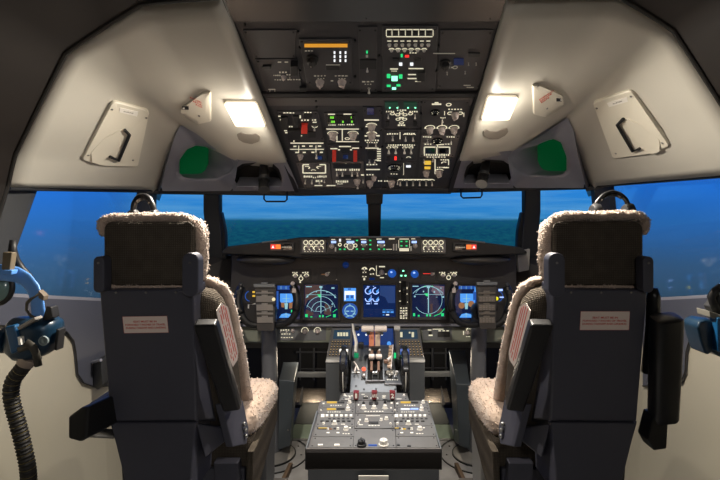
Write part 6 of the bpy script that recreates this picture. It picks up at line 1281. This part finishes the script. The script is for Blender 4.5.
    for i in range(len(path) - 1):
        for j in range(4):
            g = lambda k: V(path[max(0, min(len(path) - 1, k))]); pts.append(crom(g(i - 1), g(i), g(i + 1), g(i + 2), j / 4))
    pts.append(V(path[-1])); n_ = len(pts)
    m.tube([PX(p.x, p.y, 1.205) for p in pts], [.0085 + .0035 * min(1, i / 3, (n_ - 1 - i) / 3) for i in range(n_)], 12, flat=2.1, ref=V((0, 0, 1)))
    rings = [rrect3(V(((hx0 + hx1) / 2 + X(.0), y, (zt + zb) / 2 + .003)), V((1, 0, 0)), V((0, 0, 1)), abs(hx1 - hx0) + g, zt - zb + g, .028) for y, g in ((1.225, -.005), (1.245, .006), (1.265, .004), (1.275, -.03))]
    fleece('sheepskin_headrest', m, t, tufts=4200, amp=.0025, tl=.0035, edge=.007)
    m = MB(); m.loft(rings); fleece('sheepskin_headrest_front', m, t, tufts=2200, amp=.003, tl=.0045)
    m = MB(); m.tube([PX(108, 286.5, 1.185), PX(150, 286, 1.185), PX(192, 286.5, 1.185)], .010, 10, flat=1.6, ref=V((0, 0, 1))); fleece('sheepskin_fringe', m, t, tufts=900, amp=.003, tl=.007, edge=.007)
    for k, (x, y0_, y1_, w_) in enumerate(((192.5, 252.5, 296, .040), (102, 256, 292, .026))):
        m = MB(); zt_, zb_ = P(0, y0_, 1.14).z, P(0, y1_, 1.14).z; cx = PX(x, 0, 1.14).x; ring = rrect3(V((cx, 1.125, (zt_ + zb_) / 2)), V((1, 0, 0)), V((0, 0, 1)), w_, zt_ - zb_, w_ * .48, 6)
        m.loft([ring, [p + V((0, .035, 0)) for p in ring]]); b_ = obj('headrest_bracket', m, 'seatgrey', t, bevel=.003)
        m = MB(); m.lathe(V((cx, 1.125, zt_ - w_ * .6)), V((0, -.0015, 0)), [(0, 0), (.003, 0), (.003, 1), (0, 1)], 10); obj('screw', m, 'screw', b_, smooth=True)
    # armrests
    def paddle(a, b2, w, th, name='armrest', roll=0.):
        d = (b2 - a); L = d.length; z = d.normalized(); x = V((1, 0, 0)); x = (x - z * x.dot(z)).normalized(); y = z.cross(x)
        rings = []
        for tt, g in ((0, .72), (.012, .95), (.03, 1), (.5, 1.0), (.97, .96), (.99, .9), (1, .7)): rings.append(rrect3(a + d * tt, x, y, w * g, th * g, min(w, th) * .3 * g, 4))
        m = MB(); m.loft(rings); return obj(name, m, 'arm', t, smooth='all' if False else True)
    m = MB(); A = [PX(192.5, 325.5, 1.13), PX(216, 325, 1.13), PX(240.5, 411, 1.27), PX(223, 413, 1.27)]; m.hexa(A, [p + V((X(-.004), .035, .010)) for p in A]); ar = obj('armrest', m, 'arm', t, bevel=.007, seg=3); ar['label'] = 'black armrest folded upright on the aisle side'
    m = MB(); A = [PX(222, 404, 1.27), PX(243, 400, 1.36), PX(249, 428, 1.36), PX(247, 444, 1.34), PX(233, 447, 1.27)]
    m.prism(A, V((X(-.02), 0, 0))); br = obj('armrest_bracket', m, 'seatgrey', t, bevel=.003)
    m = MB()
    for x, y in ((244.5, 424), (245.5, 430), (246, 436)): m.ball(PX(x, y, 1.335), .0065, 10)
    obj('pivot_bolt', m, 'metal', br, smooth=True)
    m = MB(); m.ball(PX(231.5, 379, 1.24), .0045, 10); obj('red_button', m, mat('red_button' + sd, (.6, .03, .03), .4, emit=(1, .02, .02), es=.25), br, smooth=True)
    if s < 0:
        a = paddle(PX(90, 425, 1.19), PX(90, 425, 1.19) + V((-.0, .36, -.0)), .068, .075, 'armrest') if False else None
        m = MB(); c = PX(86, 425, 1.17); yv = V((.05, .36, 0))
        A = [PX(67.5, 417, 1.15), PX(80, 408, 1.15), PX(88, 407, 1.15), PX(86, 439, 1.15), PX(80, 442.5, 1.15), PX(67.5, 439, 1.15)]
        m.prism(A, V((.10, .34, .005))); a = obj('armrest', m, 'arm', t, bevel=.006, seg=3); a['label'] = 'black armrest lowered on the window side'
        m = MB(); m.tube([PX(84, 432, 1.2), PX(114, 434, 1.26)], .012, 12); obj('armrest_hinge', m, 'metal', t, smooth=True)
        m = MB(); A = [PX(88, 404, 1.26), PX(106, 396, 1.26), PX(107, 412, 1.26), PX(90, 411, 1.26)]; m.prism(A, V((0, .2, 0))); obj('control_housing', m, 'seatgrey', t, bevel=.004)
    else:
        ar = paddle(P(666.5, 316.5, 1.15), P(663, 419, 1.23), .068, .055); ar['label'] = 'black armrest folded upright on the window side'
        m = MB(); A = [P(654, 416, 1.21), P(669, 416, 1.21), P(667, 449, 1.21), P(654, 451, 1.21), P(648, 440, 1.21)]; m.prism(A, V((0, .05, 0))); obj('armrest_bracket', m, 'arm', t, bevel=.004)
    if s > 0: m = MB(); m.tube([PX(96 if s < 0 else 93.5, 288, 1.2), PX(93.5, 296, 1.2), PX(94, 330, 1.22), PX(101, 372, 1.25)], [.010, .016, .018, .012], 10); obj('harness_roll', m, 'arm', t, smooth='all')
seat(-1); seat(1)

# grey stowage pod on the side wall beyond the left seat
t = thing('wall_stowage_pod', P(95, 370, 1.9), 'small dark grey moulded holder on the wall just left of the left seat', 'holder')
m = MB(); A = [P(90, 363, 1.95), P(101, 360, 1.9), P(103, 386, 1.9), P(97, 391, 1.92), P(90, 384, 1.95)]; m.prism(A, V((-.02, .16, 0))); obj('holder_body', m, 'post', t, bevel=.008)
m = MB(); m.tube([P(90, 363, 1.945), P(101, 360, 1.895)], .006, 8); obj('holder_lip', m, 'pod', t, smooth=True)

# ================================================================ headsets hanging on the window posts
for s in (-1, 1):
    if s < 0: L = [(133.5, 214), (134, 205), (138, 198), (144, 196), (149, 199), (153, 207), (154, 214)]; Y = 1.32; r = .0085
    else: L = [(596, 208), (597, 203), (603, 196), (611, 192.5), (619, 194), (626, 200), (628.5, 208)]; Y = 1.30; r = .0065
    t = thing('headset', P(L[3][0], 214, Y), 'black headset band standing behind the %s headrest' % ('left' if s < 0 else 'right'), 'headset')
    pts = []
    for i in range(len(L) - 1):
        for j in range(5):
            g = lambda k: V(L[max(0, min(len(L) - 1, k))]); pts.append(crom(g(i - 1), g(i), g(i + 1), g(i + 2), j / 5))
    pts.append(V(L[-1])); m = MB(); m.tube([P(p.x, p.y, Y) for p in pts], r, 10, flat=1.0); obj('head_band', m, 'arm', t, smooth='all')
    for e in (L[0], L[-1]):
        m = MB(); c = P(e[0], e[1] + 5, Y); m.lathe(c - V((.012, 0, 0)), V((.024, 0, 0)), [(0, 0), (.022, 0), (.027, .3), (.027, .8), (.02, 1), (0, 1)], 20); obj('ear_cup', m, 'black', t, smooth=True)
        m = MB(); m.tube([P(e[0], e[1] - 5, Y), P(e[0], e[1] + 4, Y)], r * .9, 8); obj('slider', m, 'black', t, smooth=True)
    # the pad the band rests on
    m = MB(); m.tube([P(p.x, p.y + 1.6, Y) for p in pts[8:-8]], r * 1.0, 10); obj('band_pad', m, 'screenoff', t, smooth='all')

# ================================================================ oxygen masks
def mask(s):
    if s < 0:
        G = lambda x, y, dy=0.: P(x, y, 1.3 + dy)
        t = thing('oxygen_mask', G(30, 340), 'teal oxygen mask with blue strap and black corrugated hose hanging by the left window', 'oxygen mask')
        m = MB(); rings = []
        for x, y, w, h in ((9, 334, .030, .075), (14, 335, .055, .10), (24, 338, .075, .118), (36, 338, .08, .118), (48, 336, .075, .108), (55, 335, .06, .085), (58, 333, .03, .05)):
            rings.append(rrect3(G(x, y), V((0, 1, 0)), V((.15, 0, 1)).normalized(), w * 1.2, h, min(w, h) * .42, 5))
        m.loft(rings); obj('face_piece', m, 'teal', t, smooth='all')
        m = MB(); A = [G(3.5, 327, -.055), G(14.5, 324.5, -.055), G(21, 350, -.055), G(10, 355, -.055)]; m.prism(A, V((0, .05, 0))); obj('frame_block', m, 'tealhi', t, bevel=.006)
        m = MB(); m.lathe(G(2, 340, .0), G(8, 340) - G(2, 340), [(0, 0), (.030, 0), (.036, .5), (.030, 1), (0, 1)], 20); obj('exhaust_valve', m, 'teal', t, smooth=True)
        m = MB(); m.prism([G(16, 327.5, -.065), G(34, 317, -.065), G(36, 320, -.065), G(18, 330.5, -.065)], V((0, .03, 0))); b_ = obj('microphone_bar', m, mat('grey_bar', (.30, .28, .25), .4), t, bevel=.003)
        m = MB(); m.prism([G(17.5, 337, -.062), G(20, 337, -.062), G(21, 345, -.062), G(18.4, 345, -.062)], V((0, .02, 0))); obj('white_tab', m, 'white', t)
        m = MB(); c = G(44.5, 340.5, -.055); m.lathe(c, V((0, -.006, 0)), [(0, 0), (.0125, 0), (.0125, 1), (.0095, 1), (.0095, .3), (0, .3)], 24); m.box(c + V((0, -.004, 0)), (.006, .006, .013)); obj('round_badge', m, mat('badge_grey', (.22, .27, .28), .4), t, smooth=True)
        m = MB(); m.tube([G(26, 342, -.06), G(32, 346, -.065), G(36, 353, -.062), G(38.5, 366, -.05)], .009, 8, flat=.4, ref=V((1, 0, 0))); m.tube([G(18, 350, -.06), G(27, 347, -.065), G(37, 348, -.06)], .007, 8, flat=.4, ref=V((0, 0, 1))); obj('chin_strap', m, mat('olive_strap', (.05, .045, .035), .7), t, smooth='all')
        m = MB(); m.prism([G(56, 329, -.02), G(59, 330, -.02), G(56.5, 351, -.02), G(54, 350, -.02)], V((0, .03, 0))); obj('side_clip', m, 'black', t, bevel=.002)
        m = MB(); m.prism([G(46, 306, -.03), G(51, 307, -.03), G(53, 318, -.03), G(46, 321, -.03), G(42, 320, -.03)], V((0, .03, 0))); obj('harness_buckle', m, 'black', t, bevel=.003)
        # straps
        S1 = [G(-6, 272.5), G(5, 272.5), G(16, 274.5), G(26, 279.5), G(33, 288), G(37, 299), G(38.5, 313), G(38, 318)]
        m = MB(); m.tube([p for p in S1], [.023, .023, .022, .020, .019, .019, .020, .018], 12, flat=.22, ref=V((0, 0, 1))); obj('blue_strap', m, 'strapblue', t, smooth='all')
        m = MB(); m.tube([G(13, 240, .03), G(12.5, 250, .03), G(16, 260, .04), G(22, 269, .05), G(30, 276, .05), G(36, 287, .05), G(40, 296, .05)], [.008, .011, .010, .010, .007, .006, .006], 8); obj('black_strap', m, 'black', t, smooth='all')
        m = MB(); m.tube([G(39, 293), G(32, 298), G(27, 303), G(26.5, 310), G(31, 316), G(37, 318)], .0075, 8, flat=.5); obj('loop_strap', m, mat('brown_strap', (.09, .075, .055), .7), t, smooth='all')
        m = MB(); m.prism([G(38, 290, -.02), G(44, 296, -.02), G(43, 301, -.02), G(38, 298, -.02)], V((0, .02, 0))); obj('strap_tab', m, mat('brown_tab', (.14, .11, .08), .6), t, bevel=.002)
        m = MB(); A = [G(2.5, 252, -.02), G(12, 252.5, -.02), G(9.5, 271, -.02), G(1, 269.5, -.02)]; m.prism(A, V((0, .02, 0))); obj('buckle', m, 'tan', t, bevel=.003)
        m = MB(); m.prism([G(1.5, 270, -.025), G(12, 270, -.025), G(11, 275, -.025), G(2, 275, -.025)], V((0, .03, 0))); obj('strap_keeper', m, 'strapblue', t, bevel=.003)
        m = MB(); m.ball(G(-4, 288, .05), .052, 20, sc=(1, .5, .95)); obj('goggle_lens', m, 'visor', t, smooth='all')
        m = MB(); m.tube([G(-4 + 16.5 * math.cos(math.radians(a)), 287 - 17 * math.sin(math.radians(a)), .04) for a in range(-80, 60, 12)], .007, 8); obj('goggle_rim', m, 'black', t, smooth='all')
        m = MB(); m.lathe(G(30, 356, -.01), G(25, 364, -.01) - G(30, 356, -.01), [(0, 0), (.030, 0), (.030, .35), (.024, .4), (.022, 1), (0, 1)], 24); obj('hose_connector', m, mat('pale_ring', (.34, .27, .22), .4), t, smooth=True)
        H = [(26, 363), (20, 371), (13.5, 380), (11, 392), (13, 406), (18, 424), (23, 444), (27.5, 466), (29, 486), (29, 520), (26, 580), (18, 660)]
        Yh = lambda i: 1.3 + (0 if i < 8 else .01 * (i - 7))
    else:
        G = lambda x, y, dy=0.: P(x, y, 1.22 + dy)
        t = thing('oxygen_mask', G(715, 325), 'dark teal oxygen mask hanging at the right edge beside the side window', 'oxygen mask')
        m = MB(); A = [G(697.5, 327), G(700, 322), G(706, 320), G(720, 322), G(740, 330), G(740, 352), G(722, 358), G(712, 352), G(709.5, 355), G(705.5, 354), G(701, 341)]; m.prism(A, V((0, .06, 0))); obj('face_piece', m, 'teal', t, bevel=.012, seg=4)
        m = MB(); m.prism([G(717.5, 318, -.02), G(724, 318, -.02), G(724, 353, -.02), G(718, 352, -.02)], V((0, .03, 0))); obj('frame_block', m, 'tealhi', t, bevel=.003)
        m = MB(); m.prism([G(709.5, 311, -.01), G(730, 318, -.01), G(730, 324, -.01), G(710.5, 317.5, -.01)], V((0, .05, 0))); obj('microphone_bar', m, mat('grey_bar2', (.20, .19, .16), .4), t, bevel=.002)
        m = MB(); m.tube([G(722, 286), G(715, 291), G(711, 297), G(713, 303), G(716, 310)], .010, 8, flat=.6); m.tube([G(724, 293), G(718, 299), G(719, 307), G(726, 312)], .008, 8); obj('black_strap', m, 'black', t, smooth='all')
        m = MB(); m.prism([G(711, 307), G(716, 300), G(722, 305), G(722, 315), G(714, 313)], V((0, .03, 0))); obj('harness_buckle', m, 'black', t, bevel=.003)
        m = MB(); m.tube([G(716, 293, .02), G(724, 286, .02), G(735, 284, .02)], .014, 10, flat=.3, ref=V((0, 0, 1))); obj('blue_strap', m, 'strapblue', t, smooth='all')
        H = [(745, 350), (748, 365), (750, 400), (752, 460), (752, 540), (745, 640)]
        Yh = lambda i: 1.22
    pts = []; n0 = len(H)
    for i in range(n0 - 1):
        for j in range(12):
            g = lambda k: P(H[max(0, min(n0 - 1, k))][0], H[max(0, min(n0 - 1, k))][1], Yh(max(0, min(n0 - 1, k)))); pts.append(crom(g(i - 1), g(i), g(i + 1), g(i + 2), j / 12))
    # resample at 3 mm for the corrugations
    d = [0.]
    for a, b_ in zip(pts[:-1], pts[1:]): d.append(d[-1] + (b_ - a).length)
    res = []; k = 0; x = 0.; step = .0025
    while x < d[-1]:
        while d[k + 1] < x: k += 1
        res.append(pts[k].lerp(pts[k + 1], (x - d[k]) / max(1e-6, d[k + 1] - d[k]))); x += step
    m = MB(); m.tube(res, [.0180 + (.0022 if (i % 4) in (1, 2) else 0) for i in range(len(res))], 16); h = obj('corrugated_hose', m, 'hose', t, smooth='all')
    m = MB(); tp = []
    for i, p in enumerate(res):
        if i % 4 == 3 and 8 < i and i % 8 == 3: 
            tg = (res[min(i + 1, len(res) - 1)] - res[i - 1]).normalized(); m.lathe(p - tg * .0005, tg * .001, [(.0181, 0), (.0188, 0), (.0188, 1), (.0181, 1)], 14)
    th = obj('hose_thread', m, 'hoseyel', h, smooth=True); th['kind'] = 'stuff'
mask(-1); mask(1)

# brown seat stops on the floor beside the pedestal
for s in (-1, 1):
    q = (lambda x: x) if s < 0 else (lambda x: 747 - x)
    t = thing('floor_bracket', P(q(284), 470, 2.2), 'small brown metal bracket on the floor %s of the pedestal' % ('left' if s < 0 else 'right'), 'bracket')
    m = MB(); A = [V((P(q(288), 466, 2.25).x, 2.27, 0.0)), V((P(q(292), 466, 2.25).x, 2.27, 0.0)), V((P(q(286), 478, 2.15).x, 2.13, 0.0)), V((P(q(282), 478, 2.15).x, 2.13, 0.0))]; m.prism(A, V((0, 0, .03))); obj('bracket_bar', m, mat('brown_bracket%d' % s, (.12, .075, .045), .5, .3), t, bevel=.003)
    m = MB(); m.box((P(q(278), 478, 2.15).x, 2.12, .015), (.10, .03, .03)); obj('bracket_foot', m, 'pedblack', t, bevel=.003)

# ================================================================ lights
def area(name, loc, target, size, energy, color, size_y=None, spread=180):
    ld = bpy.data.lights.new(name, 'AREA'); ld.energy = energy; ld.size = size; ld.color = color; ld.spread = math.radians(spread)
    if size_y: ld.shape = 'RECTANGLE'; ld.size_y = size_y
    o = bpy.data.objects.new(name, ld); put(o, None, loc); o.rotation_euler = (V(target) - V(loc)).to_track_quat('-Z', 'Y').to_euler(); return o
def point(name, loc, energy, color, r=.03):
    ld = bpy.data.lights.new(name, 'POINT'); ld.energy = energy; ld.color = color; ld.shadow_soft_size = r
    o = bpy.data.objects.new(name, ld); put(o, None, loc); return o
def spot(name, loc, target, energy, color, ang, r=.02, blend=.6):
    ld = bpy.data.lights.new(name, 'SPOT'); ld.energy = energy; ld.color = color; ld.spot_size = math.radians(ang); ld.spot_blend = blend; ld.shadow_soft_size = r
    o = bpy.data.objects.new(name, ld); put(o, None, loc); o.rotation_euler = (V(target) - V(loc)).to_track_quat('-Z', 'Y').to_euler(); return o
CABIN(area, point, spot)
w = bpy.data.worlds.new('world'); SC.world = w; w.use_nodes = True
w.node_tree.nodes['Background'].inputs[0].default_value = (.02, .03, .05, 1); w.node_tree.nodes['Background'].inputs[1].default_value = .3
SC.cycles.max_bounces = 6; SC.cycles.diffuse_bounces = 3; SC.cycles.transparent_max_bounces = 12
try: SC.cycles.use_denoising = True
except Exception: pass
SC.cycles.sample_clamp_indirect = 3.0
# pairs share a group
import re as _re
_by = {}
for o in [o for o in bpy.data.objects if o.parent is None and o.get('category')]:
    _by.setdefault(_re.sub(r'\.\d+$', '', o.name), []).append(o)
for k_, L_ in _by.items():
    if len(L_) > 1:
        for o in L_: o['group'] = 'pair of ' + k_.replace('_', ' ') + 's'
